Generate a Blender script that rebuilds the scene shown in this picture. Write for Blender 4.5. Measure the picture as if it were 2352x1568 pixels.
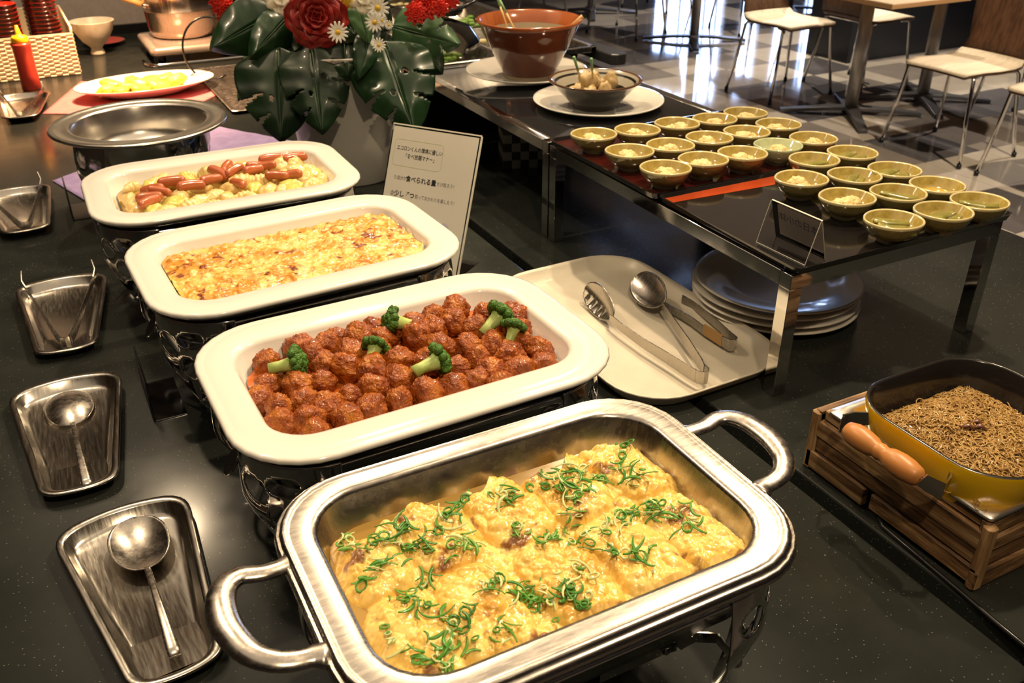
import bpy, bmesh, math, random
import numpy as np
from mathutils import Vector, Matrix, noise
for o in list(bpy.data.objects): bpy.data.objects.remove(o)
sc = bpy.context.scene
C = sc.collection
PI = math.pi
ZC = 0.75                      # height of the worktop above the floor
R = math.radians

# ------------------------------------------------------------------ camera
yaw, pitch, roll = R(27.515), 0.512232, -0.00256
fw = Vector((math.sin(yaw)*math.cos(pitch), math.cos(yaw)*math.cos(pitch), -math.sin(pitch)))
rt = Vector((math.cos(yaw), -math.sin(yaw), 0)); up = rt.cross(fw)
r2 = math.cos(roll)*rt + math.sin(roll)*up; u2 = -math.sin(roll)*rt + math.cos(roll)*up
cam = bpy.data.cameras.new('camera'); co = bpy.data.objects.new('camera', cam); C.objects.link(co)
m = Matrix((r2, u2, -fw)).transposed().to_4x4(); m.translation = (0, 0, 1.5); co.matrix_world = m
cam.sensor_width = 22.3; cam.lens = 2114.46/2352*22.3; cam.clip_start = .02; cam.clip_end = 60
cam.dof.use_dof = True; cam.dof.focus_distance = 1.05; cam.dof.aperture_fstop = 8.0
sc.camera = co

# ------------------------------------------------------------------ light
sc.view_settings.view_transform = 'Standard'; sc.view_settings.look = 'None'
sc.view_settings.gamma = 1; sc.view_settings.use_curve_mapping = False
sc.view_settings.exposure = 0.78
w = bpy.data.worlds.new('world'); sc.world = w; w.use_nodes = True
w.node_tree.nodes['Background'].inputs[0].default_value = (.55, .68, 1, 1)
w.node_tree.nodes['Background'].inputs[1].default_value = 1.2
def lamp(name, loc, tgt, power, col, size=R(75), rad=.035, blend=.6):
    l = bpy.data.lights.new(name, 'SPOT'); l.energy = power; l.color = col; l.spot_size = size
    l.spot_blend = blend; l.shadow_soft_size = rad
    o = bpy.data.objects.new(name, l); C.objects.link(o); o.location = loc
    o.rotation_euler = (Vector(tgt)-Vector(loc)).to_track_quat('-Z', 'Y').to_euler(); return o
def area(name, loc, tgt, power, col, sx, sy):
    l = bpy.data.lights.new(name, 'AREA'); l.shape = 'RECTANGLE'; l.size = sx; l.size_y = sy; l.energy = power; l.color = col
    o = bpy.data.objects.new(name, l); C.objects.link(o); o.location = loc
    o.rotation_euler = (Vector(tgt)-Vector(loc)).to_track_quat('-Z', 'Y').to_euler(); return o
WARM = (1, .76, .48)
lamp('overhead_spot', (1.25, .95, 2.66), (.45, .70, ZC), 62, WARM)
lamp('overhead_spot', (1.62, 1.62, 2.66), (.75, 1.05, ZC), 54, WARM)
lamp('overhead_spot', (.95, 2.75, 2.66), (.35, 1.70, ZC), 44, WARM)
lamp('overhead_spot', (-.15, 2.1, 2.66), (.05, 1.35, ZC), 26, WARM)
lamp('overhead_spot', (.35, 3.60, 2.66), (.3, 3.45, ZC), 62, WARM, R(90))
lamp('overhead_spot', (1.75, 2.9, 2.66), (1.2, 2.2, ZC), 50, WARM)
lamp('heat_lamp_glow', (.35, 3.32, 1.55), (.27, 3.3, ZC), 95, (1, .58, .30), R(95), .03)
lamp('overhead_spot', (.10, -.35, 2.66), (.80, .75, ZC), 38, WARM, R(70))
lamp('overhead_spot', (3.6, 1.9, 2.7), (3.9, 2.8, 0), 170, (1, .80, .56), R(85))  # added spot, brightens the near dining floor
lamp('overhead_spot', (4.9, 4.9, 2.7), (4.8, 4.6, 0), 150, (1, .84, .64), R(85))  # added spot, brightens the tiles and chairs
area('ceiling_bounce', (.6, 1.6, 2.72), (.6, 1.6, 0), 12, (1, .82, .60), 3.0, 3.4)
lamp('overhead_spot', (5.6, 5.9, 2.7), (5.0, 5.6, 0), 170, (1, .88, .76), R(100))  # added spot, fills the far dining area with light
lamp('overhead_spot', (5.4, 3.2, 2.7), (5.0, 3.4, 0), 110, (1, .86, .72), R(90))  # added spot, fill light for the right of the dining area
area('window_daylight', (10.4, 12.6, 1.35), (9.6, 6, 1.0), 420, (.50, .64, 1), 3.8, 2.7)

# ------------------------------------------------------------------ materials
def mat(name, col=(.8, .8, .8), rough=.5, metal=0, coat=0, spec=.5, trans=0, ior=1.45, sss=0, sss_col=None, alpha=1):
    M = bpy.data.materials.new(name); M.use_nodes = True; b = M.node_tree.nodes['Principled BSDF']
    b.inputs['Base Color'].default_value = (*col, 1); b.inputs['Roughness'].default_value = rough
    b.inputs['Metallic'].default_value = metal; b.inputs['Coat Weight'].default_value = coat
    b.inputs['Specular IOR Level'].default_value = spec; b.inputs['Transmission Weight'].default_value = trans
    b.inputs['IOR'].default_value = ior; b.inputs['Coat Roughness'].default_value = .06
    if sss:
        b.inputs['Subsurface Weight'].default_value = sss; b.inputs['Subsurface Scale'].default_value = .01
        b.inputs['Subsurface Radius'].default_value = sss_col or (1, .5, .25)
    b.inputs['Alpha'].default_value = alpha
    return M
def thin(name, col, fac, rough):
    M = bpy.data.materials.new(name); M.use_nodes = True; nt = M.node_tree; nt.nodes.remove(nt.nodes['Principled BSDF'])
    t = nt.nodes.new('ShaderNodeBsdfTransparent'); g = nt.nodes.new('ShaderNodeBsdfGlossy'); x = nt.nodes.new('ShaderNodeMixShader'); f = nt.nodes.new('ShaderNodeFresnel'); a = nt.nodes.new('ShaderNodeMath')
    a.operation = 'ADD'; a.inputs[1].default_value = fac; f.inputs[0].default_value = 1.35; t.inputs[0].default_value = (*col, 1); g.inputs['Roughness'].default_value = rough
    nt.links.new(f.outputs[0], a.inputs[0]); nt.links.new(a.outputs[0], x.inputs[0]); nt.links.new(t.outputs[0], x.inputs[1]); nt.links.new(g.outputs[0], x.inputs[2]); nt.links.new(x.outputs[0], nt.nodes['Material Output'].inputs[0]); return M
def N(M, t, **k):
    n = M.node_tree.nodes.new(t)
    for a, v in k.items():
        if a in n.inputs: n.inputs[a].default_value = v
        else: setattr(n, a, v)
    return n
def L(M, a, b): M.node_tree.links.new(a, b)
def BS(M): return M.node_tree.nodes['Principled BSDF']
def coords(M, scale=(1, 1, 1)):
    t = N(M, 'ShaderNodeTexCoord'); mp = N(M, 'ShaderNodeMapping'); mp.inputs['Scale'].default_value = scale
    L(M, t.outputs['Object'], mp.inputs['Vector']); return mp.outputs['Vector']
def ramp(M, fac, stops, interp='LINEAR'):
    r = N(M, 'ShaderNodeValToRGB'); e = r.color_ramp.elements; r.color_ramp.interpolation = interp
    while len(e) < len(stops): e.new(.5)
    for i, (p, c) in enumerate(stops): e[i].position = p; e[i].color = (*c, 1)
    L(M, fac, r.inputs[0]); return r.outputs[0]
def nz(M, v, scale, detail=4, rough=.5, dist=0):
    n = N(M, 'ShaderNodeTexNoise', Scale=scale, Detail=detail, Roughness=rough, Distortion=dist); L(M, v, n.inputs['Vector']); return n.outputs['Fac']
def bump(M, fac, strength=.3, dist=.002):
    b = N(M, 'ShaderNodeBump', Strength=strength, Distance=dist); L(M, fac, b.inputs['Height']); L(M, b.outputs[0], BS(M).inputs['Normal'])
def noisy(name, stops, scale=20, rough=.5, detail=5, bs=0, bd=.002, sc3=(1, 1, 1), dist=0, bscale=None, **k):
    M = mat(name, rough=rough, **k); v = coords(M, sc3); f = nz(M, v, scale, detail, .55, dist)
    L(M, ramp(M, f, stops), BS(M).inputs['Base Color'])
    if bs: bump(M, nz(M, v, bscale, 3) if bscale else f, bs, bd)
    return M
def steel(name, col, rough, scratch=.12, sc3=(1, 1, 1), s=60):
    M = mat(name, col, rough, 1); v = coords(M, sc3); f = nz(M, v, s, 6, .7)
    mr = N(M, 'ShaderNodeMapRange'); mr.inputs[1].default_value = .3; mr.inputs[2].default_value = .7
    mr.inputs[3].default_value = max(.02, rough-scratch); mr.inputs[4].default_value = rough+scratch
    L(M, f, mr.inputs[0]); L(M, mr.outputs[0], BS(M).inputs['Roughness']); bump(M, f, .06, .0006); return M

M_ceram = mat('white_ceramic', (.79, .765, .71), .12, coat=.6)
M_plate = mat('plate_ceramic', (.80, .77, .70), .14, coat=.5)
M_chrome = steel('chrome', (.62, .61, .60), .07, .04, s=30)
M_steel = steel('brushed_steel', (.44, .41, .37), .26, .07, (1, 6, 1), 40)
M_steel_worn = steel('worn_steel', (.52, .48, .43), .27, .10, s=90)
M_roundsteel = steel('satin_round_steel', (.88, .83, .75), .25, .03, s=12)
M_steel_soft = steel('soft_steel', (.56, .53, .48), .15, .05, s=25)
M_tray = steel('tray_steel', (.50, .47, .42), .22, .07, (10, 1, 1), 30)
M_blackmetal = mat('black_metal', (.012, .012, .012), .35, .6)
M_darkchrome = steel('dark_chrome', (.30, .29, .28), .12, .05)
# worktop: dark speckled stone, polished
def counter_mat():
    M = mat('speckled_stone', rough=.17, spec=.42); v = coords(M)
    vo = N(M, 'ShaderNodeTexVoronoi', Scale=210, feature='F1'); L(M, v, vo.inputs['Vector'])
    sp = ramp(M, vo.outputs['Distance'], [(0, (1, 1, 1)), (.10, (1, 1, 1)), (.17, (0, 0, 0))])
    vc = N(M, 'ShaderNodeSeparateColor'); L(M, vo.outputs['Color'], vc.inputs[0])
    gt = N(M, 'ShaderNodeMath', operation='GREATER_THAN'); gt.inputs[1].default_value = .72; L(M, vc.outputs[0], gt.inputs[0])
    mu = N(M, 'ShaderNodeMath', operation='MULTIPLY'); L(M, sp, mu.inputs[0]); L(M, gt.outputs[0], mu.inputs[1])
    base = ramp(M, nz(M, v, 9, 6, .6), [(.3, (.018, .0205, .0185)), (.7, (.028, .031, .028))])
    mx = N(M, 'ShaderNodeMix', data_type='RGBA'); L(M, mu.outputs[0], mx.inputs[0]); L(M, base, mx.inputs[6]); mx.inputs[7].default_value = (.20, .20, .18, 1)
    L(M, mx.outputs[2], BS(M).inputs['Base Color'])
    rr = ramp(M, nz(M, v, 6, 8, .7), [(.3, (.13, .13, .13)), (.75, (.27, .27, .27))]); L(M, rr, BS(M).inputs['Roughness']); return M
M_stone = counter_mat()
M_front = mat('counter_front', (.022, .020, .018), .4)
M_glossblack = mat('black_glass', (.012, .013, .015), .06, coat=.5)
M_lacq_black = mat('black_lacquer', (.010, .009, .009), .12, coat=.7)
M_lacq_red = mat('wine_lacquer', (.045, .006, .005), .14, coat=.6)
M_lacq_orange = mat('orange_lacquer', (.34, .048, .012), .2, coat=.5)
M_bowlred = mat('red_lacquer', (.42, .022, .012), .2, coat=.6)
M_brownred = noisy('dark_lacquer', [(.3, (.014, .004, .003)), (.7, (.026, .006, .004))], 30, .2, coat=.5)
M_olive = noisy('olive_glaze', [(.25, (.23, .165, .035)), (.6, (.35, .265, .068)), (.8, (.45, .36, .12))], 90, .12, coat=.8)
M_oliveout = noisy('olive_glaze_outside', [(.3, (.13, .098, .026)), (.7, (.21, .165, .052))], 70, .16, coat=.7)
M_olrim = mat('pale_rim_glaze', (.56, .48, .25), .14, coat=.7)
M_foot = mat('unglazed_foot', (.30, .26, .18), .6)
M_celadon = noisy('celadon_glaze', [(.3, (.33, .37, .20)), (.7, (.46, .50, .30))], 80, .12, coat=.8)
M_mortar = noisy('brown_glaze', [(.3, (.105, .026, .010)), (.7, (.17, .045, .016))], 14, .12, coat=.7)
M_mortarin = noisy('orange_brown_glaze', [(.3, (.32, .085, .025)), (.7, (.42, .12, .035))], 20, .16, coat=.6)
M_mortargrey = mat('combed_clay', (.34, .28, .19), .5)
M_darkglaze = mat('black_glaze', (.018, .016, .012), .1, coat=.8)
M_paleglaze = mat('pale_band_glaze', (.36, .33, .26), .14, coat=.7)
M_browglaze = mat('brown_edge_glaze', (.10, .045, .02), .14, coat=.7)
def layered(name, stops, s1, rough, s2=0, bs=0, bd=.001, coat=0, sss=0, dist=0):
    M = mat(name, rough=rough, coat=coat, sss=sss); v = coords(M); f = nz(M, v, s1, 6, .6, dist)
    L(M, ramp(M, f, stops), BS(M).inputs['Base Color'])
    if s2: bump(M, nz(M, v, s2, 4), bs, bd)
    return M
M_meat = layered('meatball_sauce', [(.28, (.16, .028, .002)), (.5, (.36, .078, .004)), (.72, (.58, .19, .010))], 60, .24, 330, 1.0, .004, .35, 0)
M_sauce = layered('tomato_sauce', [(.3, (.42, .07, .008)), (.7, (.62, .17, .02))], 30, .12, 60, .2, .001, .5)
M_egg = None
def egg_mat():
    M = mat('soft_egg', rough=.24, coat=.4, sss=.08); v = coords(M)
    a = ramp(M, nz(M, v, 22, 6, .6), [(.28, (.60, .31, .045)), (.46, (.83, .54, .12)), (.72, (.92, .70, .25))])
    meat = nz(M, v, 30, 4, .5)
    mk = ramp(M, meat, [(.60, (0, 0, 0)), (.665, (1, 1, 1))])
    mx = N(M, 'ShaderNodeMix', data_type='RGBA'); L(M, mk, mx.inputs[0]); L(M, a, mx.inputs[6]); mx.inputs[7].default_value = (.30, .13, .045, 1)
    L(M, mx.outputs[2], BS(M).inputs['Base Color']); bump(M, nz(M, v, 260, 3, .5), .35, .0010); return M
M_egg = egg_mat()
M_scallion = noisy('scallion_green', [(.3, (.035, .16, .018)), (.55, (.09, .30, .03)), (.75, (.30, .48, .10))], 18, .3, coat=.3)
M_scallw = mat('scallion_pale', (.55, .62, .26), .3, coat=.3, sss=.1)
def gratin_mat():
    M = mat('browned_cheese', rough=.30, coat=.3, sss=.08); v = coords(M, (1, 1, 1))
    f = nz(M, v, 26, 6, .62, .3); f2 = nz(M, v, 60, 5, .6)
    a = ramp(M, f, [(.32, (.72, .55, .27)), (.46, (.78, .53, .14)), (.57, (.62, .27, .035))])
    b = ramp(M, f2, [(.55, (0, 0, 0)), (.68, (1, 1, 1))])
    mx = N(M, 'ShaderNodeMix', data_type='RGBA'); L(M, b, mx.inputs[0]); L(M, a, mx.inputs[6]); mx.inputs[7].default_value = (.45, .14, .02, 1)
    b2 = ramp(M, nz(M, v, 42, 3, .5, .1), [(.61, (0, 0, 0)), (.67, (1, 1, 1))])
    m2 = N(M, 'ShaderNodeMix', data_type='RGBA'); L(M, b2, m2.inputs[0]); L(M, mx.outputs[2], m2.inputs[6]); m2.inputs[7].default_value = (.20, .045, .012, 1)
    L(M, m2.outputs[2], BS(M).inputs['Base Color']); bump(M, nz(M, v, 150, 4), .5, .0016); return M
M_gratin = gratin_mat()
M_saus = noisy('sausage_skin', [(.3, (.40, .095, .038)), (.7, (.54, .17, .07))], 40, .22, coat=.4, sss=.05)
M_sauscut = mat('sausage_cut', (.70, .28, .19), .4)
M_pasta = noisy('boiled_cabbage_roll', [(.3, (.62, .40, .11)), (.6, (.78, .60, .26)), (.75, (.84, .72, .40))], 60, .22, coat=.4, sss=.1, bs=.3, bscale=150)
M_cabb = noisy('pale_green_cabbage', [(.3, (.50, .46, .08)), (.7, (.72, .66, .20))], 45, .22, coat=.4, sss=.1, bs=.3, bscale=140)
M_broth = mat('golden_broth', (.36, .22, .045), .05, coat=.6)
M_brocc = noisy('broccoli_buds', [(.3, (.018, .062, .004)), (.6, (.07, .20, .012)), (.75, (.20, .40, .04))], 160, .45, bs=1, bd=.003, bscale=420)
M_brocstem = noisy('broccoli_stem', [(.3, (.34, .52, .11)), (.7, (.55, .68, .25))], 60, .35, sss=.1)
M_melam = noisy('off_white_melamine', [(.3, (.50, .46, .37)), (.6, (.60, .55, .45)), (.8, (.66, .61, .51))], 10, .32, bs=.12, bscale=160)
M_melrim = mat('melamine_rim', (.55, .52, .47), .3)
M_yellow = mat('yellow_enamel', (.86, .52, .006), .10, coat=.8)
M_blackenamel = mat('black_enamel', (.012, .010, .009), .22, coat=.3)
M_handlewood = noisy('turned_wood', [(.3, (.36, .13, .035)), (.7, (.56, .25, .075))], 12, .35, sc3=(1, .25, 1))
def woodmat(name, c1, c2, c3, ax):
    s = [9, 9, 9]; s[ax] = .8
    M = mat(name, rough=.62); v = coords(M, s); f = nz(M, v, 6, 8, .7, .4)
    L(M, ramp(M, f, [(.38, c1), (.50, c2), (.62, c3)]), BS(M).inputs['Base Color']); bump(M, f, .35, .001); return M
M_plankY = woodmat('charred_wood_y', (.040, .018, .008), (.20, .105, .042), (.44, .29, .14), 1)
M_plankX = woodmat('charred_wood_x', (.040, .018, .008), (.20, .105, .042), (.46, .31, .16), 0)
M_postwood = woodmat('pale_wood_end', (.20, .10, .035), (.36, .22, .10), (.50, .34, .17), 2)
M_noodle = noisy('glass_noodles', [(.3, (.28, .15, .04)), (.6, (.42, .26, .085)), (.8, (.60, .41, .15))], 45, .08, coat=1.0)
M_noodbase = noisy('noodle_mass', [(.3, (.20, .10, .03)), (.7, (.36, .22, .08))], 40, .2, bs=.8, bscale=160, bd=.003, coat=.4)
M_acryl = thin('clear_acrylic', (.97, .975, .98), .02, .03)
M_edgeglint = mat('painted_edge_glint', (.72, .70, .60), .15)  # opaque pale colour painting the glint on clear acrylic edges
M_acrylgrey = thin('smoked_card_sleeve', (.60, .56, .56), .16, .08)
M_paper = noisy('printed_paper', [(.3, (.60, .58, .50)), (.7, (.66, .63, .56))], 8, .45)
def translucent(name, col):
    M = mat(name, col, .5); nt = M.node_tree; t = nt.nodes.new('ShaderNodeBsdfTranslucent'); t.inputs[0].default_value = (*col, 1); x = nt.nodes.new('ShaderNodeMixShader'); x.inputs[0].default_value = .72
    nt.links.new(BS(M).outputs[0], x.inputs[1]); nt.links.new(t.outputs[0], x.inputs[2]); nt.links.new(x.outputs[0], nt.nodes['Material Output'].inputs[0]); return M
M_thinpaper = translucent('thin_card_paper', (.95, .90, .86))
M_ink = mat('black_ink', (.02, .02, .02), .5)
M_inkgrey = mat('grey_ink', (.15, .14, .13), .5)
M_inkblue = mat('show_through_ink', (.15, .16, .24), .5)
M_greenline = mat('yellow_green_line', (.45, .50, .22), .5)
M_leafprint = mat('printed_leaf_green', (.05, .17, .09), .5)
M_soilprint = mat('printed_brown', (.30, .17, .07), .5)
M_lilacprint = mat('printed_lilac', (.50, .48, .60), .5)
M_cardback = mat('pinkish_card', (.46, .37, .36), .4, alpha=.82)
def leafmat(name, a, b, r=.22):
    M = mat(name, rough=r, coat=.12, spec=.4); v = coords(M, (1, 1, 1)); L(M, ramp(M, nz(M, v, 22, 4), [(.3, a), (.7, b)]), BS(M).inputs['Base Color']); return M
M_leaf = leafmat('monstera_green', (.006, .020, .008), (.015, .046, .015), .30)
M_leaf2 = leafmat('deep_leaf_green', (.004, .013, .005), (.010, .030, .010), .42)
M_leafpale = leafmat('leaf_mid_green', (.03, .08, .03), (.07, .15, .06), .35)
M_stem = mat('leaf_rib', (.022, .060, .020), .4)
M_rose = noisy('rose_red', [(.3, (.17, .006, .004)), (.7, (.32, .012, .007))], 30, .5)
M_carn = noisy('carnation_red', [(.3, (.62, .020, .012)), (.7, (.85, .06, .03))], 50, .5)
M_petal = mat('ivory_petal', (.78, .72, .56), .5, sss=.1)
M_dpetal = mat('daisy_petal', (.80, .78, .70), .5)
M_dcen = mat('daisy_centre', (.62, .40, .03), .6)
M_yelpet = mat('yellow_petal', (.75, .52, .03), .5)
M_vase = noisy('greyish_white_vase', [(.35, (.62, .60, .55)), (.7, (.72, .70, .64))], 6, .28)
M_pink = noisy('pink_napkin', [(.3, (.62, .13, .14)), (.7, (.72, .18, .18))], 40, .7)
M_purple = noisy('lilac_cloth', [(.3, (.30, .22, .46)), (.7, (.40, .31, .56))], 30, .75, bs=.6, bscale=400)
M_bottle = mat('ketchup_bottle', (.50, .05, .03), .25, sss=.1)
M_cap = mat('yellow_nozzle', (.85, .50, .01), .35)
M_basket = mat('woven_paper_cord', (.80, .66, .46), .7)
M_omel = layered('rolled_omelette', [(.3, (.78, .48, .03)), (.7, (.88, .72, .12))], 25, .4, 80, .6, .003)
M_hob = mat('hob_champagne_body', (.60, .50, .42), .22, .7)
M_hobtop = mat('hob_glass', (.32, .26, .23), .1, .3, coat=.5)
M_pot = steel('pot_steel', (.60, .48, .38), .25, .08, (1, 1, .05), 60)
M_grey = noisy('grey_partition', [(.4, (.42, .37, .34)), (.6, (.46, .41, .38))], 60, .6)
M_greybowl = noisy('stone_grey_glaze', [(.3, (.46, .42, .33)), (.7, (.58, .54, .44))], 40, .4)
M_greens = noisy('dark_greens', [(.3, (.01, .03, .01)), (.7, (.08, .18, .03))], 60, .4)
M_cuc = noisy('cucumber_green', [(.3, (.08, .25, .03)), (.7, (.35, .55, .12))], 60, .3)
M_salad = noisy('shredded_salad', [(.3, (.60, .48, .22)), (.7, (.76, .70, .38))], 60, .4, bs=.8, bscale=200)
M_plasticclear = thin('clear_plastic', (.90, .88, .83), .12, .05)
M_blackplastic = mat('black_plastic', (.012, .012, .013), .25)
M_chop = mat('bamboo_chopstick', (.72, .52, .20), .5)
M_chopg = mat('green_chopstick_end', (.22, .42, .18), .5)
M_tofu = noisy('pale_taro', [(.3, (.44, .30, .13)), (.7, (.56, .41, .20))], 60, .45, bs=.3, bscale=120)
M_okara = noisy('okara', [(.3, (.56, .38, .14)), (.6, (.72, .55, .27)), (.8, (.80, .68, .40))], 120, .5, bs=1, bscale=350, bd=.002)
M_carrot = mat('carrot_bit', (.75, .22, .03), .4)
M_pickle = noisy('pickled_stem', [(.3, (.16, .15, .03)), (.7, (.30, .27, .07))], 50, .2, coat=.5)
M_liquid = mat('dressing', (.42, .30, .06), .05, coat=.5)
M_check_w = mat('check_light', (.30, .30, .30), .5); M_check_b = mat('check_dark', (.02, .02, .02), .5)
M_bamboo = mat('bamboo_handle', (.55, .33, .12), .45)
M_chairwood = woodmat('cream_veneer', (.60, .50, .36), (.68, .58, .43), (.72, .62, .48), 0)
M_chairdark = woodmat('walnut_veneer', (.045, .020, .010), (.085, .038, .018), (.12, .058, .028), 2)
M_tabletop = mat('maple_tabletop', (.72, .60, .42), .25)
M_tableedge = mat('tabletop_edge', (.42, .25, .12), .4)
M_tablepost = mat('satin_post', (.42, .40, .38), .35, .6)
M_tablebase = mat('grey_cast_base', (.10, .10, .11), .35, .4)
M_tilel = noisy('light_tile', [(.3, (.44, .39, .33)), (.7, (.52, .47, .40))], 5, .07, coat=.3)
M_tilem = noisy('mid_tile', [(.3, (.23, .20, .18)), (.7, (.28, .25, .22))], 5, .07, coat=.3)
M_tiled = noisy('dark_tile', [(.3, (.085, .08, .085)), (.7, (.12, .115, .12))], 5, .07, coat=.3)
M_grout = mat('grout', (.10, .09, .085), .7)
M_wallm = mat('room_wall', (.34, .28, .23), .7)
M_ceil = mat('ceiling_paint', (.50, .44, .37), .8)
M_darkbox = mat('navy_panel', (.012, .014, .020), .4)
M_winframe = mat('window_frame', (.05, .055, .07), .4)
M_glass = thin('window_glass', (.93, .96, 1), .08, .02)

# ------------------------------------------------------------------ mesh helpers
class B:
    def __init__(s): s.v = []; s.f = []; s.mi = []; s.cur = 0
    def add(s, vs, fs):
        o = len(s.v); s.v += [tuple(a) for a in vs]; s.f += [tuple(i+o for i in f) for f in fs]; s.mi += [s.cur]*len(fs); return s
    def box(s, x0, x1, y0, y1, z0, z1, bev=0, M=None):
        if bev:
            b = min(bev, (x1-x0)/2.01, (y1-y0)/2.01, (z1-z0)/2.01); rs = []
            for z, i in ((z0, b), (z0+b, 0), (z1-b, 0), (z1, b)):
                rs.append([(x0+i+b, y0+i, z), (x1-i-b, y0+i, z), (x1-i, y0+i+b, z), (x1-i, y1-i-b, z), (x1-i-b, y1-i, z), (x0+i+b, y1-i, z), (x0+i, y1-i-b, z), (x0+i, y0+i+b, z)])
            if M: rs = [[tuple(M @ Vector(p)) for p in r_] for r_ in rs]
            return s.loft(rs, cap=True)
        vs = [(x, y, z) for z in (z0, z1) for x, y in ((x0, y0), (x1, y0), (x1, y1), (x0, y1))]
        if M: vs = [tuple(M @ Vector(p)) for p in vs]
        return s.add(vs, [(3, 2, 1, 0), (4, 5, 6, 7), (0, 1, 5, 4), (1, 2, 6, 5), (2, 3, 7, 6), (3, 0, 4, 7)])
    def loft(s, rings, cap=False, closed=True, mats=None, capend=None):
        n = len(rings[0]); vs = [p for r_ in rings for p in r_]; fs = []; o = len(s.v); s.v += [tuple(a) for a in vs]
        for i in range(len(rings)-1):
            for j in range(n if closed else n-1):
                k = (j+1) % n; s.f.append((o+i*n+j, o+i*n+k, o+(i+1)*n+k, o+(i+1)*n+j)); s.mi.append(mats[i] if mats else s.cur)
        if cap or capend in ('s', 'b'): s.f.append(tuple(o+j for j in range(n))[::-1]); s.mi.append(mats[0] if mats else s.cur)
        if cap or capend in ('e', 'b'): s.f.append(tuple(o+(len(rings)-1)*n+j for j in range(n))); s.mi.append(mats[-1] if mats else s.cur)
        return s
    def lathe(s, prof, n=32, cx=0, cy=0, sx=1, sy=1, mats=None, wob=None, cap=None):
        rings = []
        for k, (r_, z) in enumerate(prof):
            ring = []
            for j in range(n):
                a = 2*PI*j/n; q = wob(a, k) if wob else 1
                ring.append((cx+r_*math.cos(a)*sx*q, cy+r_*math.sin(a)*sy*q, z))
            rings.append(ring)
        return s.loft(rings, mats=mats, capend=cap)
    def tube(s, pts, rad, n=8, flat=None, cap=True):
        P = [Vector(p) for p in pts]; m_ = len(P); rs = []
        if not hasattr(rad, '__len__'): rad = [rad]*m_
        ref = Vector((0, 0, 1)); prev = None
        for i, p in enumerate(P):
            t = (P[min(i+1, m_-1)]-P[max(i-1, 0)]).normalized()
            if prev is None:
                a = t.cross(ref)
                if a.length < .05: a = t.cross(Vector((0, 1, 0)))
                a.normalize()
            else: a = (prev-t*prev.dot(t)).normalized()
            prev = a; b = a.cross(t); fl = 1 if flat is None else (flat[i] if hasattr(flat, '__len__') else flat)
            rs.append([tuple(p+a*rad[i]*math.cos(2*PI*j/n)+b*rad[i]*fl*math.sin(2*PI*j/n)) for j in range(n)])
        return s.loft(rs, cap=cap)
    def ball(s, c, r_, n=10, m_=7, sc3=(1, 1, 1), fn=None):
        rs = []
        for i in range(1, m_):
            th = PI*i/m_; ring = []
            for j in range(n):
                a = 2*PI*j/n; d = Vector((math.sin(th)*math.cos(a), math.sin(th)*math.sin(a), -math.cos(th))); k = fn(d) if fn else 1
                ring.append((c[0]+d.x*r_*sc3[0]*k, c[1]+d.y*r_*sc3[1]*k, c[2]+d.z*r_*sc3[2]*k))
            rs.append(ring)
        return s.loft(rs, cap=True)
def me_of(name, b, ms, smooth=True):
    me = bpy.data.meshes.new(name); me.from_pydata(b.v, [], b.f)
    for m_ in (ms if isinstance(ms, (list, tuple)) else [ms]): me.materials.append(m_)
    me.polygons.foreach_set('material_index', b.mi)
    if smooth is True: me.polygons.foreach_set('use_smooth', [True]*len(b.f))
    me.update(); return me
def obj(name, b, ms, parent=None, smooth=True, loc=None, rz=0, bev=0, sub=0, edge=None):
    me = me_of(name, b, ms, smooth) if isinstance(b, B) else b
    o = bpy.data.objects.new(name, me); C.objects.link(o)
    if parent: o.parent = parent
    if loc: o.location = loc
    if rz: o.rotation_euler = (0, 0, rz)
    if smooth == 'auto': autosm(me, 40)
    if bev:
        m_ = o.modifiers.new('bevel', 'BEVEL'); m_.width = bev; m_.segments = 2; m_.limit_method = 'ANGLE'
    if sub:
        m_ = o.modifiers.new('sub', 'SUBSURF'); m_.levels = sub; m_.render_levels = sub
    return o
def autosm(me, deg):
    bm = bmesh.new(); bm.from_mesh(me)
    for f in bm.faces: f.smooth = True
    for e in bm.edges:
        if len(e.link_faces) == 2: e.smooth = e.calc_face_angle(0) < R(deg)
    bm.to_mesh(me); bm.free()
def thing(name, label, cat, loc=(0, 0, 0), rz=0, group=None, rot=None):
    o = bpy.data.objects.new(name, None); C.objects.link(o); o.empty_display_size = .05
    o.location = (loc[0], loc[1], loc[2]); o.rotation_euler = rot or (0, 0, rz)
    o['label'] = label; o['category'] = cat
    if group: o['group'] = group
    return o
def tag(o, label, cat, group=None, kind=None):
    o['label'] = label; o['category'] = cat
    if group: o['group'] = group
    if kind: o['kind'] = kind
    return o
def struct(name, b, m_, parent=None, **k):
    o = obj(name, b, m_, parent, **k)
    if not parent: o['kind'] = 'structure'
    return o
def dup(o, loc, rz=0, label=None, parent=None, rot=None, scale=None):
    def cp(a, p):
        c = a.copy(); C.objects.link(c); c.parent = p
        for ch in [x for x in a.children]: cp(ch, c)
        return c
    c = cp(o, parent); c.location = loc; c.rotation_euler = rot or (0, 0, rz)
    if scale: c.scale = scale
    if label: c['label'] = label
    return c
def rr(Lx, Ly, r_, z, n=7, cx=0, cy=0):
    r_ = min(r_, Lx/2-.0005, Ly/2-.0005); pts = []
    for x, y, a0 in ((Lx/2-r_, Ly/2-r_, 0), (-Lx/2+r_, Ly/2-r_, 90), (-Lx/2+r_, -Ly/2+r_, 180), (Lx/2-r_, -Ly/2+r_, 270)):
        for k in range(n+1):
            a = R(a0+90*k/n); pts.append((cx+x+r_*math.cos(a), cy+y+r_*math.sin(a), z))
    return pts
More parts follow.
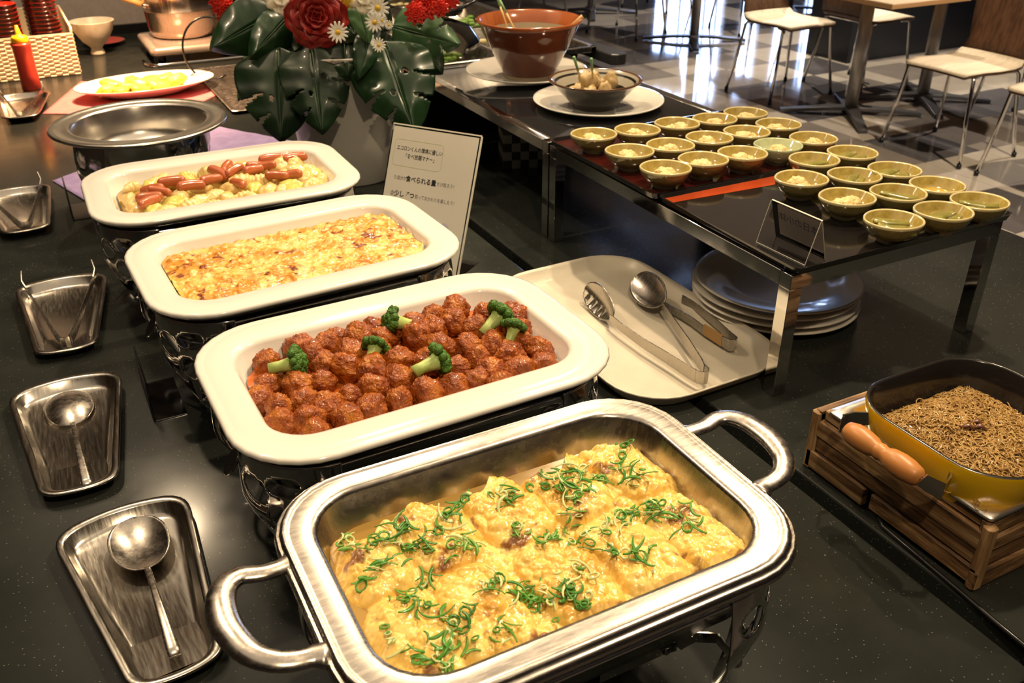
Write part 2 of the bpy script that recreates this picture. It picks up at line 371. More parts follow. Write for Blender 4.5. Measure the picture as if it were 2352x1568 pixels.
def fbm(x, y, z, s, o=4):
    v = 0; a = 1; t = 0
    for k in range(o): v += a*noise.noise(Vector((x*s, y*s, z*s+7*k))); t += a; a *= .5; s *= 2.03
    return v/t
def rnd(a, b): return random.uniform(a, b)
def text(name, body, size, M_, mw, parent=None, bold=0, xs=1, mirror=False):
    cu = bpy.data.curves.new(name, 'FONT'); cu.body = body; cu.size = size; cu.offset = bold; cu.align_x = 'LEFT'; cu.resolution_u = 2
    t = bpy.data.objects.new(name, cu); C.objects.link(t); dg = bpy.context.evaluated_depsgraph_get()
    me = bpy.data.meshes.new_from_object(t.evaluated_get(dg)); bpy.data.objects.remove(t)
    me.name = name; me.materials.clear(); me.materials.append(M_)
    o = bpy.data.objects.new(name, me); C.objects.link(o); o.parent = parent
    s = Matrix.Diagonal((-xs if mirror else xs, 1, 1, 1)); o.matrix_local = mw @ s; return o
def strip(b, pts, hw, th, vertical=True, upv=Vector((0, 0, 1))):
    rs = []; P = [Vector(p) for p in pts]
    for i, p in enumerate(P):
        d = (P[min(i+1, len(P)-1)]-P[max(i-1, 0)]).normalized(); s_ = d.cross(upv).normalized(); u_ = s_.cross(d).normalized(); w_ = hw[i] if hasattr(hw, '__len__') else hw
        a, c = (u_*w_, s_*th) if vertical else (s_*w_, u_*th)
        rs.append([tuple(p-a-c), tuple(p+a-c), tuple(p+a+c), tuple(p-a+c)])
    b.loft(rs, cap=True)
random.seed(5)

# ------------------------------------------------------------------ structure: room
b = B(); b.box(-4, 14, -3, 14, -.06, -.004); floor = struct('floor', b, M_grout, smooth=False)
TS = .415; x0, y0 = 3.94, 3.03
tl = {}
for k, M_ in enumerate((M_tilel, M_tilem, M_tiled)):
    bb = B(); bb.box(-TS/2+.0015, TS/2-.0015, -TS/2+.0015, TS/2-.0015, -.004, 0, .0008); tl[k] = me_of('tile', bb, M_, False)
dark = {(0, 0), (0, 3), (1, 3), (0, 2), (2, 1), (2, 2), (-1, 6), (0, 6), (1, 6), (2, 4), (3, 1), (-1, -2), (1, 8), (2, 8), (3, 5), (4, 5), (0, 9), (-1, 9), (3, 8), (5, 7)}
mid = {(1, 1), (-1, 1), (0, 4), (1, 2), (-1, 0), (1, 0), (-1, 5), (2, 6), (1, 5), (2, 0), (-2, -1), (-1, 7), (0, 7), (3, 3), (2, 9), (1, 7), (-1, 3)}
cnt = 0
for i in range(-4, 13):
    for j in range(-6, 13):
        k = 2 if (i, j) in dark else 1 if (i, j) in mid else 0
        if i > 4 and k == 0 and (i*7+j*3) % 4 == 0: k = 2
        o = bpy.data.objects.new('tile', tl[k]); C.objects.link(o); o.parent = floor; o.location = (x0+TS*(i+.5), y0+TS*(j+.5), 0); cnt += 1
b = B(); b.box(-4, 14, -3, 14, 2.85, 2.95); struct('ceiling', b, M_ceil, smooth=False)
b = B(); b.box(-4.1, -4, -3, 14, 0, 2.85); struct('wall_left', b, M_wallm, smooth=False)
b = B(); b.box(14, 14.1, -3, 14, 0, 2.85); struct('wall_right', b, M_wallm, smooth=False)
b = B(); b.box(-4, 14, -3.1, -3, 0, 2.85); struct('wall_front', b, M_wallm, smooth=False)
b = B(); b.box(-4, 8.7, 12, 12.1, 0, 2.85); b.box(12.1, 14, 12, 12.1, 0, 2.85); b.box(8.7, 12.1, 12, 12.1, 2.5, 2.85); b.box(8.7, 12.1, 12, 12.1, 0, .06)
for px in (10.25, 11.0, 11.6): b.box(px-.17, px+.17, 12, 12.1, .06, 2.5)
struct('wall_back', b, M_wallm, smooth=False)
wb = B(); wb.box(8.7, 12.1, 11.98, 12.0, .06, .10); wf = struct('window_1', wb, M_winframe, smooth=False)
bb = B()
for k in range(0, 15): bb.box(8.7+k*.24-.02, 8.7+k*.24+.02, 11.99, 12.01, .10, 2.5)
for k in range(1, 10): bb.box(8.7, 12.1, 11.99, 12.01, .1+k*.25-.02, .1+k*.25+.02)
obj('window_lattice', bb, M_winframe, wf, smooth=False)
bb = B(); bb.box(8.7, 12.1, 12.03, 12.036, .1, 2.5); obj('window_pane', bb, M_glass, wf, smooth=False)

# ------------------------------------------------------------------ counters
b = B(); b.box(-.75, .768, .33, 4.30, ZC-.045, ZC, .003); ca = obj('serving_counter', b, M_stone, smooth='auto')
tag(ca, 'dark speckled stone serving counter under the row of chafing dishes', 'counter')
b = B(); b.box(-.72, .745, .40, 4.26, .06, ZC-.045); obj('cabinet_body', b, M_front, ca, smooth=False)
b = B(); b.box(-.68, .72, .44, 4.22, 0, .06); obj('plinth', b, M_blackplastic, ca, smooth=False)
b = B()
b.loft([[(x, y, z) for x, y in [(.79, .335), (1.66, .335), (1.73, .36), (1.76, .43), (1.76, 1.13), (1.745, 1.20), (1.70, 1.25), (1.62, 1.27), (1.42, 1.27), (1.42, 4.2), (.79, 4.2)]] for z in (ZC-.045, ZC)], cap=True)
cb = obj('side_counter', b, M_stone, smooth=False, bev=.003); tag(cb, 'dark stone side counter holding the chrome riser stands and wooden crate', 'counter')
b = B(); b.loft([[(x, y, z) for x, y in [(.81, .40), (1.62, .40), (1.70, .47), (1.70, 1.1), (1.62, 1.2), (1.38, 1.2), (1.38, 4.16), (.81, 4.16)]] for z in (.0, ZC-.045)], cap=True)
obj('cabinet_body', b, M_front, cb, smooth=False)
# grey partition standing at the far end of the counter with dark sill
b = B(); b.box(-.75, .75, 4.22, 4.30, ZC, ZC+.035); b.cur = 1; b.box(-.75, .75, 4.24, 4.30, ZC+.035, ZC+.75)
pt = obj('partition', b, [M_blackplastic, M_grey], smooth=False); tag(pt, 'grey partition board standing at the far end of the counter', 'partition')

# ------------------------------------------------------------------ chafing dish stands
def leg_mesh(Lx, Ly, rc, ztop, sx, sy, hw0=.066, nu=44, nv=54):
    arc = rc*PI/2
    def pt(u, v):
        hw = hw0*(1-.10*v) if v < .42 else hw0*(.958-(v-.42)/.58*.76) if v < .9 else hw0*.228*(1+(v-.9)*1.2)
        s = u*hw; bulge = .004*math.sin(min(v, .6)/.6*PI) - .072*max(0, v-.35)**1.35 + (.008*((v-.88)/.12)**2 if v > .88 else 0)
        z = ztop*(1-v); cx, cy = Lx/2-rc, Ly/2-rc; r_ = rc+bulge
        if abs(s) <= arc/2: a = PI/4+s/rc; p = (cx+r_*math.cos(a), cy+r_*math.sin(a))
        elif s > 0: p = (cx-(s-arc/2), cy+r_)
        else: p = (cx+r_, cy+(s+arc/2))
        return (p[0]*sx, p[1]*sy, z)
    holes = [(-.52, .22, .30, .085, .5), (.05, .15, .30, .06, -.3), (.60, .20, .24, .085, .3), (-.08, .40, .22, .10, .2), (.48, .45, .24, .075, -.5), (-.50, .50, .20, .07, .5), (.12, .64, .30, .05, -.3)]
    uv = [[(-1+2*i/nu, j/nv) for i in range(nu+1)] for j in range(nv+1)]
    def hd(u, v):
        bst = None
        for h in holes:
            c, s = math.cos(h[4]), math.sin(h[4]); du, dv = u-h[0], (v-h[1])*3.2
            a, b_ = (du*c+dv*s)/h[2], (-du*s+dv*c)/(h[3]*3.2); q = math.hypot(a, b_)
            if bst is None or q < bst[0]: bst = (q, h)
        return bst
    keep = []
    for j in range(nv):
        for i in range(nu):
            u, v = -1+2*(i+.5)/nu, (j+.5)/nv
            if hd(u, v)[0] >= 1: keep.append((i, j))
    cnt_ = {}
    for i, j in keep:
        for a in ((i, j), (i+1, j), (i+1, j+1), (i, j+1)): cnt_[a] = cnt_.get(a, 0)+1
    b = B(); idx = {}
    for (i, j), c_ in cnt_.items():
        u, v = -1+2*i/nu, j/nv
        if c_ < 4 and 0 < i < nu and 0 < j < nv:
            q, h = hd(u, v)
            if q > 0: u = h[0]+(u-h[0])/q; v = h[1]+(v-h[1])/q
        idx[(i, j)] = len(b.v); b.v.append(pt(u, v))
    for i, j in keep:
        f = (idx[(i, j)], idx[(i+1, j)], idx[(i+1, j+1)], idx[(i, j+1)]); b.f.append(f if sx*sy > 0 else f[::-1]); b.mi.append(0)
    return b
def solid(o, t=.0018):
    m_ = o.modifiers.new('solid', 'SOLIDIFY'); m_.thickness = t; m_.offset = 0; return o
def chafer(label, x, y, rz, Lx, Ly, rc, ztop, group):
    t = thing('chafing_stand', label, 'chafing stand', (x, y, ZC), rz, group)
    b = B(); zt = ztop
    prof = [(.012, zt-.062, .03), (.0, zt-.056, .03), (-.0, zt-.050, .04)]
    rg = [rr(Lx-.08, Ly-.08, rc-.02, zt-.062), rr(Lx-.05, Ly-.05, rc-.012, zt-.058), rr(Lx-.030, Ly-.030, rc-.008, zt-.045),
          rr(Lx-.022, Ly-.022, rc-.006, zt-.008), rr(Lx-.004, Ly-.004, rc, zt-.005), rr(Lx, Ly, rc, zt-.002), rr(Lx-.003, Ly-.003, rc, zt),
          rr(Lx-.03, Ly-.03, rc-.008, zt-.002), rr(Lx-.036, Ly-.036, rc-.010, zt-.045), rr(Lx-.09, Ly-.09, rc-.02, zt-.057)]
    b.loft(rg, cap=True); obj('water_pan', b, M_darkchrome, t, smooth='auto')
    b = B(); zz = zt-.012
    b.loft([rr(Lx-.018, Ly-.018, rc-.004, zz-.012), rr(Lx-.010, Ly-.010, rc-.002, zz-.006), rr(Lx-.018, Ly-.018, rc-.004, zz), rr(Lx-.026, Ly-.026, rc-.006, zz-.006), rr(Lx-.018, Ly-.018, rc-.004, zz-.012)])
    obj('frame_rail', b, M_chrome, t)
    for sx, sy in ((1, 1), (-1, 1), (-1, -1), (1, -1)):
        o = obj('leg', leg_mesh(Lx-.010, Ly-.010, rc, zt-.010, sx, sy), M_chrome, t); solid(o)
    # fuel burner holder slung between the legs
    b = B(); b.lathe([(.001, .030), (.042, .030), (.045, .034), (.045, .060), (.041, .061), (.041, .036), (.001, .035)], 28)
    obj('burner_cup', b, M_chrome, t)
    b = B(); zc_ = .040
    for s_ in (1, -1):
        for p, q in (((s_*.045, -.050, zc_), (s_*.120, -.050, zc_)), ((s_*.045, .050, zc_), (s_*.120, .050, zc_)), ((s_*.120, -.050, zc_), (s_*.120, .050, zc_)), ((s_*.046, -.05, zc_), (s_*.046, .05, zc_)),
                     ((s_*.120, -.050, zc_), (s_*.134, -.052, zc_)), ((s_*.134, -.052, zc_), (s_*.146, -.060, zc_+.014)), ((s_*.146, -.060, zc_+.014), (s_*.166, -.072, zc_+.014)), ((s_*.166, -.072, zc_+.014), (s_*(Lx/2-.034), -Ly/2+.040, zc_+.010))):
            strip(b, [p, q], .0065, .0010)
        b.ball((s_*.121, -.052, zc_), .0048, 10, 6); b.ball((s_*(Lx/2-.036), -Ly/2+.038, zc_+.010), .0060, 10, 6)
    obj('burner_bracket', b, M_chrome, t, smooth=False)
    return t
def tab(t, x, y, z):
    b = B(); b.lathe([(.0001, -.0012), (.016, -.0012), (.017, 0), (.016, .0012), (.0001, .0012)], 20)
    for i, v in enumerate(b.v): b.v[i] = (v[0]*1.0, v[1]*.75, v[2])
    b.box(.010, .030, -.006, .006, -.001, .001)
    o = obj('lift_tab', b, M_chrome, t, smooth='auto'); o.location = (x, y, z); o.rotation_euler = (0, R(-55), 0)
DZ = .200; S = .915       # rim height of the white dishes; dishes, pan and food scaled about the camera
def chafer_dish(x, y, rz, lab, gl):
    b = B(); Lx, Ly, z = .5035, .357, 0
    ix, iy = .409, .243
    rg = [rr(ix-.05, iy-.05, .045, -.062), rr(ix-.018, iy-.018, .055, -.055), rr(ix+.012, iy+.012, .065, -.014),
          rr(Lx-.03, Ly-.03, .088, -.011), rr(Lx-.006, Ly-.006, .098, -.009), rr(Lx, Ly, .100, -.005), rr(Lx-.003, Ly-.003, .099, -.0015), rr(Lx-.010, Ly-.010, .097, -.0002),
          rr(Lx-.020, Ly-.020, .095, -.0014), rr(Lx-.026, Ly-.026, .094, -.0006), rr(Lx-.050, Ly-.050, .088, -.0006),
          rr(ix+.012, iy+.012, .060, -.002), rr(ix+.003, iy+.003, .055, -.0035), rr(ix-.003, iy-.003, .052, -.008), rr(ix-.026, iy-.026, .044, -.045), rr(ix-.05, iy-.05, .040, -.052)]
    rg = [[p for p in rr_] for rr_ in rg]
    b.loft(rg, cap=True); o = obj('ceramic_dish', b, M_ceram, loc=(x, y, ZC+DZ), rz=rz); o.scale = (S, S, S)
    return tag(o, lab, 'serving dish', gl)
SG = 'chrome chafing stands with pierced legs'; DG = 'white oblong ceramic serving dishes'
DP = [(.271, 1.645, R(-.7)), (.299, 1.279, R(2.6)), (.3275, .9105, R(1.25))]
names = ['farthest white dish holding the sausage and cabbage stew', 'middle white dish holding the browned cheese gratin', 'nearest white dish holding meatballs and broccoli']
snames = ['chrome stand carrying the white dish of sausage stew', 'chrome stand carrying the white dish of gratin', 'chrome stand carrying the white dish of meatballs']
for k, (x, y, rz) in enumerate(DP):
    chafer_dish(x, y, rz, names[k], DG); t = chafer(snames[k], x, y, rz, .446, .306, .086, DZ-.011, SG)
    if k > 0: tab(t, -.226, -.050, .148)

# ------------------------------------------------------------------ steel roasting pan
PX, PY, PZ = .309, .551, .215
chafer('chrome stand carrying the steel pan of egg and scallions', PX, PY, 0, .404, .280, .074, PZ-.021, SG)
pan = thing('steel_pan', 'nearest big steel pan with two loop handles, on a pierced chrome stand', 'pan', (PX, PY, ZC+PZ)); pan.scale = (S, S, S)
b = B(); Lx, Ly = .462, .326; ix, iy = .386, .254
b.loft([rr(ix-.05, iy-.05, .04, -.064), rr(ix-.02, iy-.02, .05, -.058), rr(ix+.004, iy+.004, .058, -.010), rr(Lx-.035, Ly-.035, .072, -.008), rr(Lx-.022, Ly-.022, .074, -.022), rr(Lx-.006, Ly-.006, .080, -.020),
        rr(Lx, Ly, .082, -.014), rr(Lx-.001, Ly-.001, .082, -.008), rr(Lx-.006, Ly-.006, .080, -.0045), rr(Lx-.009, Ly-.009, .079, -.0065), rr(Lx-.012, Ly-.012, .078, -.0020), rr(Lx-.018, Ly-.018, .077, .0008), rr(Lx-.023, Ly-.023, .076, -.0012),
        rr(Lx-.030, Ly-.030, .073, -.0008), rr(ix+.012, iy+.012, .062, -.0012), rr(ix+.004, iy+.004, .060, -.002), rr(ix-.001, iy-.001, .058, -.006), rr(ix-.022, iy-.022, .046, -.050), rr(ix-.05, iy-.05, .036, -.060)], cap=True)
obj('pan_body', b, M_steel, pan)
for s_ in (-1, 1):
    b = B(); hp = [(.222, .062), (.232, .058), (.250, .056), (.270, .060), (.284, .052), (.292, .034), (.294, .010), (.291, -.012), (.283, -.034), (.268, -.050), (.252, -.056), (.236, -.057), (.222, -.062)]
    zz = [-.006, -.004, -.002, 0, .001, .002, .002, .002, .001, 0, -.002, -.004, -.006]
    P = []; Q = []
    for i in range(len(hp)-1):
        for k in range(3):
            a = k/3; p0_, p1_, p2_, p3_ = hp[max(i-1, 0)], hp[i], hp[i+1], hp[min(i+2, len(hp)-1)]
            f = lambda c: .5*((2*p1_[c])+(-p0_[c]+p2_[c])*a+(2*p0_[c]-5*p1_[c]+4*p2_[c]-p3_[c])*a*a+(-p0_[c]+3*p1_[c]-3*p2_[c]+p3_[c])*a**3)
            P.append((s_*f(0), f(1), zz[i]*(1-a)+zz[i+1]*a-.004))
    m_ = len(P); rad = [.0098+.0040*math.sin(PI*i/(m_-1))**3+.004*(max(0, abs(i/(m_-1)-.5)-.42)/.08)**1 for i in range(m_)]
    b.tube(P, rad, 12, flat=.55); obj('handle', b, M_steel_worn, pan)
# egg covering
random.seed(3)
cut = [(-.150+.075*i+rnd(-.006, .006), s_*.058+rnd(-.006, .006), rnd(-.2, .2)) for i in range(5) for s_ in (-1, 1)]
nx, ny = 360, 250; Lg, Wg = ix-.014, iy-.014
gx_, gy_ = np.meshgrid(np.linspace(-.5, .5, nx+1)*Lg, np.linspace(-.5, .5, ny+1)*Wg); G = np.zeros_like(gx_)
rng = np.random.default_rng(4)
for cx, cy, a in cut:
    dx, dy = gx_-cx, gy_-cy; c, s_ = math.cos(a), math.sin(a); q = ((dx*c+dy*s_)/.037)**4+((-dx*s_+dy*c)/.058)**4
    G = np.maximum(G, .011*np.sqrt(np.clip(1-q, 0, 1)))
base_ = G.copy()
for n_, r0, r1, hh in ((260, .009, .018, .30), (900, .004, .009, .42), (1500, .0015, .0035, .42)):
    acc = np.zeros_like(G)
    for k in range(n_):
        cx, cy, r_ = rng.uniform(-Lg/2, Lg/2), rng.uniform(-Wg/2, Wg/2), rng.uniform(r0, r1); e_ = rng.uniform(.6, 1); a = rng.uniform(0, 3.14)
        i0, i1 = np.searchsorted(gx_[0], (cx-r_, cx+r_)); j0, j1 = np.searchsorted(gy_[:, 0], (cy-r_, cy+r_))
        if i1 <= i0 or j1 <= j0: continue
        dx, dy = gx_[j0:j1, i0:i1]-cx, gy_[j0:j1, i0:i1]-cy; u_, v_ = dx*math.cos(a)+dy*math.sin(a), (-dx*math.sin(a)+dy*math.cos(a))/e_
        acc[j0:j1, i0:i1] = np.maximum(acc[j0:j1, i0:i1], hh*r_*np.sqrt(np.clip(1-(u_*u_+v_*v_)/r_**2, 0, 1))*rng.uniform(.5, 1))
    G = G+acc
ex = np.maximum(abs(gx_)/(ix/2-.010), abs(gy_)/(iy/2-.010)); wob_ = .012*np.sin(gx_*60+1)+.006*np.sin(gx_*140)
G = G-.049+.014*np.where(ex > .90, 1-(ex-.90)/.12, 1)+.004*gx_/.19-.030*np.clip((gy_-.092-wob_)/.009, 0, 1)-.006*np.clip((-gx_-.184)/.006, 0, 1)
def egg_h(x, y):
    i = int(round((x/Lg+.5)*nx)); j = int(round((y/Wg+.5)*ny)); return float(G[min(max(j, 0), ny), min(max(i, 0), nx)])
b = B()
for j in range(ny+1):
    for i in range(nx+1):
        x, y = gx_[j, i], gy_[j, i]; rc = .045; qx, qy = abs(x)-(Lg/2-rc), abs(y)-(Wg/2-rc)
        if qx > 0 and qy > 0:
            l = math.hypot(qx, qy)
            if l > rc: x -= math.copysign(qx*(1-rc/l), x); y -= math.copysign(qy*(1-rc/l), y)
        b.v.append((x, y, G[j, i]))
for j in range(ny):
    for i in range(nx):
        a = j*(nx+1)+i; b.f.append((a, a+1, a+nx+2, a+nx+1)); b.mi.append(0)
o = obj('egg_topped_cutlets', b, M_egg, loc=(PX, PY, ZC+PZ)); o.scale = (S, S, S); tag(o, 'bumpy yellow soft egg over cutlets filling the steel pan', 'food', kind='stuff')
b = B(); b.add(rr(ix-.018, iy-.018, .049, -.041), [tuple(range(32))])
o = obj('cooking_broth', b, M_broth, loc=(PX, PY, ZC+PZ)); o.scale = (S, S, S); tag(o, 'shallow brown broth around the egg in the steel pan', 'sauce', kind='stuff')
SC = [(-0.166, 0.084), (-0.149, 0.054), (-0.108, 0.075), (-0.11, 0.048), (-0.115, 0.003), (-0.079, 0.018), (-0.06, 0.021), (-0.134, 0.033), (-0.16, 0.027), (-0.043, 0.087), (-0.058, 0.064), (0.004, 0.07), (-0.006, 0.014), (0.001, 0.056), (0.051, 0.062), (0.078, 0.073), (0.056, 0.043), (0.053, 0.013), (0.107, 0.049), (0.132, 0.045), (0.138, 0.029), (0.123, -0.024), (0.096, -0.017), (0.112, -0.025), (0.004, -0.012), (0.041, -0.024), (0.142, -0.041), (0.14, -0.062), (0.05, -0.057), (0.075, -0.077), (0.068, -0.067), (-0.145, -0.012), (-0.137, -0.035), (-0.113, -0.065), (-0.115, -0.052), (-0.039, -0.056), (-0.035, -0.064), (-0.026, -0.081), (0.012, -0.063), (-0.013, -0.082), (-0.011, -0.095), (-0.061, -0.038), (-0.149, -0.084), (-0.142, -0.093), (-0.142, -0.103), (-0.123, -0.087), (-0.188, -0.053), (-0.083, -0.094), (0.072, 0.027), (0.074, -0.028), (0.158, 0.075), (0.062, 0.053), (0.092, 0.058), (0.022, -0.002), (0.122, -0.017), (-0.098, 0.038), (-0.078, 0.053), (-0.123, 0.058), (-0.038, -0.067), (-0.013, -0.072)]
random.seed(8); b = B()
for cx, cy in SC:
    for k in range(7):
        x, y = cx+random.gauss(0, .0075), cy+random.gauss(0, .0065); x = min(max(x, -.170), .172); y = min(max(y, -.108), .090)
        z = egg_h(x, y)+.0015+k*.0004; b.cur = 1 if random.random() < .22 else 0
        ring = random.random() < .24; ra = rnd(.0028, .0052); tot = 2*PI if ring else rnd(.7, 2.2); rr_ = ra if ring else rnd(.007, .020); a0 = rnd(0, 6.28); nn = 9
        tx, ty = rnd(-.5, .5), rnd(-.5, .5); w_ = rnd(.0007, .0012) if ring else rnd(.0008, .0018); h_ = rnd(.0006, .0014) if ring else .0006
        ccx, ccy = (0, 0) if ring else (-rr_*math.cos(a0+tot/2), -rr_*math.sin(a0+tot/2))
        rs = []
        for q in range(nn+1):
            a = a0+tot*q/nn; px, py = ccx+rr_*math.cos(a), ccy+rr_*math.sin(a); taper = 1 if ring else .35+.65*math.sin(PI*min(max(q/nn, .05), .95))
            ring_ = []
            for du, dv in ((-1, -1), (1, -1), (1, 1), (-1, 1)):
                f = 1+du*w_*taper/rr_; lx, ly = ccx+(px-ccx)*f, ccy+(py-ccy)*f
                ring_.append((x+lx, y+ly, z+dv*h_*.6+lx*tx+ly*ty+.0015))
            rs.append(ring_)
        b.loft(rs, cap=True)
o = obj('chopped_scallions', b, [M_scallion, M_scallw], loc=(PX, PY, ZC+PZ)); o.scale = (S, S, S); tag(o, 'chopped green scallion curls scattered over the egg', 'garnish', kind='stuff')

# ------------------------------------------------------------------ gratin
def fill_grid(Lg, Wg, rc, nx, ny, hf):
    b = B()
    for j in range(ny+1):
        for i in range(nx+1):
            x, y = (-.5+i/nx)*Lg, (-.5+j/ny)*Wg; qx, qy = abs(x)-(Lg/2-rc), abs(y)-(Wg/2-rc)
            if qx > 0 and qy > 0:
                l = math.hypot(qx, qy)
                if l > rc: x -= math.copysign(qx*(1-rc/l), x); y -= math.copysign(qy*(1-rc/l), y)
            b.v.append((x, y, hf(x, y)))
    for j in range(ny):
        for i in range(nx): a = j*(nx+1)+i; b.f.append((a, a+1, a+nx+2, a+nx+1)); b.mi.append(0)
    return b
def gr_h(x, y):
    e = max(abs(x)/.198, abs(y)/.114); e = max(0, e-.86)/.14
    return -.0105-.005*e+.0035*fbm(x, y, 0, 35, 4)+.007*max(0, noise.noise(Vector((x*75, y*75, 3))))**1.0+.0014*noise.noise(Vector((x*220, y*220, 1)))+(-.006 if y > .085 else 0)*min(1, (abs(y)-.085)/.02 if y > .085 else 0)
x, y, rz = DP[1]
o = obj('cheese_gratin', fill_grid(.398, .229, .055, 200, 120, gr_h), M_gratin, loc=(x, y, ZC+DZ), rz=rz); o.scale = (S, S, S); tag(o, 'baked gratin with browned melted cheese in the middle white dish', 'food', kind='stuff')

# ------------------------------------------------------------------ meatballs
x, y, rz = DP[2]
o = obj('tomato_sauce', fill_grid(.386, .220, .05, 60, 40, lambda a, b_: -.031+.0015*fbm(a, b_, 0, 40, 3)), M_sauce, loc=(x, y, ZC+DZ), rz=rz); o.scale = (S, S, S); tag(o, 'orange tomato sauce pooled under the meatballs', 'sauce', kind='stuff')
def lumpball(seed, r_, amp=.13, s=2.2, m1=26, m2=18, sc3=(1, 1, .88)):
    def fn(d):
        q = d*s+Vector((seed*3.1, seed, 0)); v = noise.noise(q)*amp+abs(noise.noise(q*2.4))*amp*.9+abs(noise.noise(q*4.7))*amp*.8
        return 1+v
    return B().ball((0, 0, 0), r_, m1, m2, sc3, fn)
mbm = [me_of('meatball', lumpball(k, .0178, .20, 1.8, 44, 30), M_meat) for k in range(6)]
MBP = [(-0.161, 0.09), (-0.11, 0.103), (-0.059, 0.11), (-0.173, 0.034), (-0.141, 0.009), (-0.175, -0.028), (-0.111, 0.002), (-0.143, -0.028), (-0.182, -0.062), (-0.153, -0.072), (-0.122, -0.054), (-0.108, -0.084), (-0.09, -0.04), (-0.075, -0.08), (-0.058, -0.042), (-0.024, -0.04), (-0.04, -0.081), (-0.046, -0.003), (-0.073, 0.018), (-0.096, 0.043), (-0.102, 0.077), (-0.006, 0.067), (-0.033, 0.086), (0.038, 0.043), (-0.008, -0.003), (-0.002, -0.082), (0.034, -0.085), (0.1, 0.062), (0.118, 0.027), (0.157, 0.078), (0.056, 0.006), (0.091, -0.005), (0.124, -0.014), (0.094, -0.07), (0.089, -0.037), (0.056, -0.045), (0.132, -0.049), (0.127, -0.087), (0.174, -0.054), (0.163, -0.087), (0.161, -0.025), (0.066, -0.081), (0.02, 0.091), (0.121, 0.103), (-0.005, 0.1), (0.082, 0.095), (0.025, -0.02), (0.09, -0.107), (0.182, 0.045), (-0.135, 0.051), (-0.078, 0.09), (-0.058, 0.045), (-0.023, 0.035), (0.062, 0.05), (0.052, 0.09), (0.172, 0.005), (-0.153, -0.1), (-0.193, 0.005)]
random.seed(21)
for k, (mx_, my_) in enumerate(MBP):
    o = bpy.data.objects.new('meatball', mbm[k % 6]); C.objects.link(o); s = rnd(.92, 1.28)
    pile = .012*math.exp(-((mx_-.06)/.12)**2-((my_-.035)/.07)**2)+.004
    o.location = (x+S*mx_, y+S*my_, ZC+DZ+S*(-.028+pile+rnd(-.003, .003))); s *= S; o.scale = (s, s, s); o.rotation_euler = (rnd(0, 6), rnd(0, 6), rnd(0, 6))
    tag(o, 'round brown meatball glazed with tomato sauce in the nearest white dish', 'meatball', 'meatballs in the nearest white dish')
# broccoli
def broccoli(loc, rot, s, lab, seed):
    t = thing('broccoli_floret', lab, 'vegetable', (loc[0], loc[1], loc[2]), rot=rot); t.scale = (s, s, s); random.seed(seed)
    b = B(); b.tube([(0, 0, -.024), (0, .001, -.012), (0, 0, 0), (0, 0, .008)], [.0075, .0066, .0085, .0125], 12)
    for k in range(5):
        a = k*1.256; b.tube([(0, 0, -.002), (.006*math.cos(a), .006*math.sin(a), .006), (.011*math.cos(a), .011*math.sin(a), .012)], [.004, .0034, .0032], 7)
    obj('stem', b, M_brocstem, t)
    b = B()
    for k in range(26):
        a = k*2.4; rad = .0165*math.sqrt((k+.3)/26); zz = .017-.55*rad
        b.ball((rad*math.cos(a), rad*math.sin(a), zz), rnd(.0046, .0062), 16, 10, fn=lambda d: 1+.30*noise.noise(d*5+Vector((k, 0, 0))))
    obj('floret_head', b, M_brocc, t)
bz = ZC+DZ-.002
broccoli((0.198, 0.943, bz), (R(15), R(75), R(-10)), 1.05, 'broccoli floret nearest the left end of the meatball dish, head pointing right', 1)
broccoli((0.349, 0.981, bz), (R(0), R(-70), R(-15)), 1.05, 'dark broccoli floret near the far edge of the meatballs, stem pointing right', 2)
broccoli((0.295, 0.926, bz), (R(-10), R(65), R(40)), .9, 'slim broccoli floret among meatballs left of the dish centre', 3)
broccoli((0.345, 0.862, bz+.004), (R(0), R(80), R(5)), 1.05, 'broccoli floret lying on the near side of the meatballs, stem pointing left', 4)
broccoli((0.459, 0.924, bz+.004), (R(25), R(60), R(45)), 1.1, 'larger pale broccoli floret at the right end of the meatballs', 5)
broccoli((0.464, 0.889, bz+.002), (R(-30), R(40), R(0)), .85, 'small broccoli floret just in front of the pale one at the right end', 6)

# ------------------------------------------------------------------ sausage stew
x, y, rz = DP[0]
o = obj('stew_broth', fill_grid(.384, .228, .05, 40, 30, lambda a, b_: -.030+.0006*fbm(a, b_, 0, 60, 2)), M_broth, loc=(x, y, ZC+DZ), rz=rz); o.scale = (S, S, S); tag(o, 'golden broth under the sausages in the farthest white dish', 'broth', kind='stuff')
def roll_mesh(seed, kind):
    b = B()
    if kind == 0:
        n_ = 26; rs = []
        for i in range(n_+1):
            a = i/n_; xx = (-.5+a)*.040; r_ = .0135*math.sin(PI*min(max(a, .03), .97))**.45*(1+.07*math.sin(a*34+seed))
            rs.append([(xx, r_*math.cos(2*PI*j/18)*(1+.06*noise.noise(Vector((a*5, j/4, seed)))), r_*.85*math.sin(2*PI*j/18)) for j in range(18)])
        b.loft(rs, cap=True)
    else: b = lumpball(seed+10, .0145, .22, 1.7, 22, 14, (1.25, .95, .75))
    return b
rolls = [me_of('cabbage_piece', roll_mesh(k, k % 2), M_pasta if k != 3 else M_cabb) for k in range(6)]
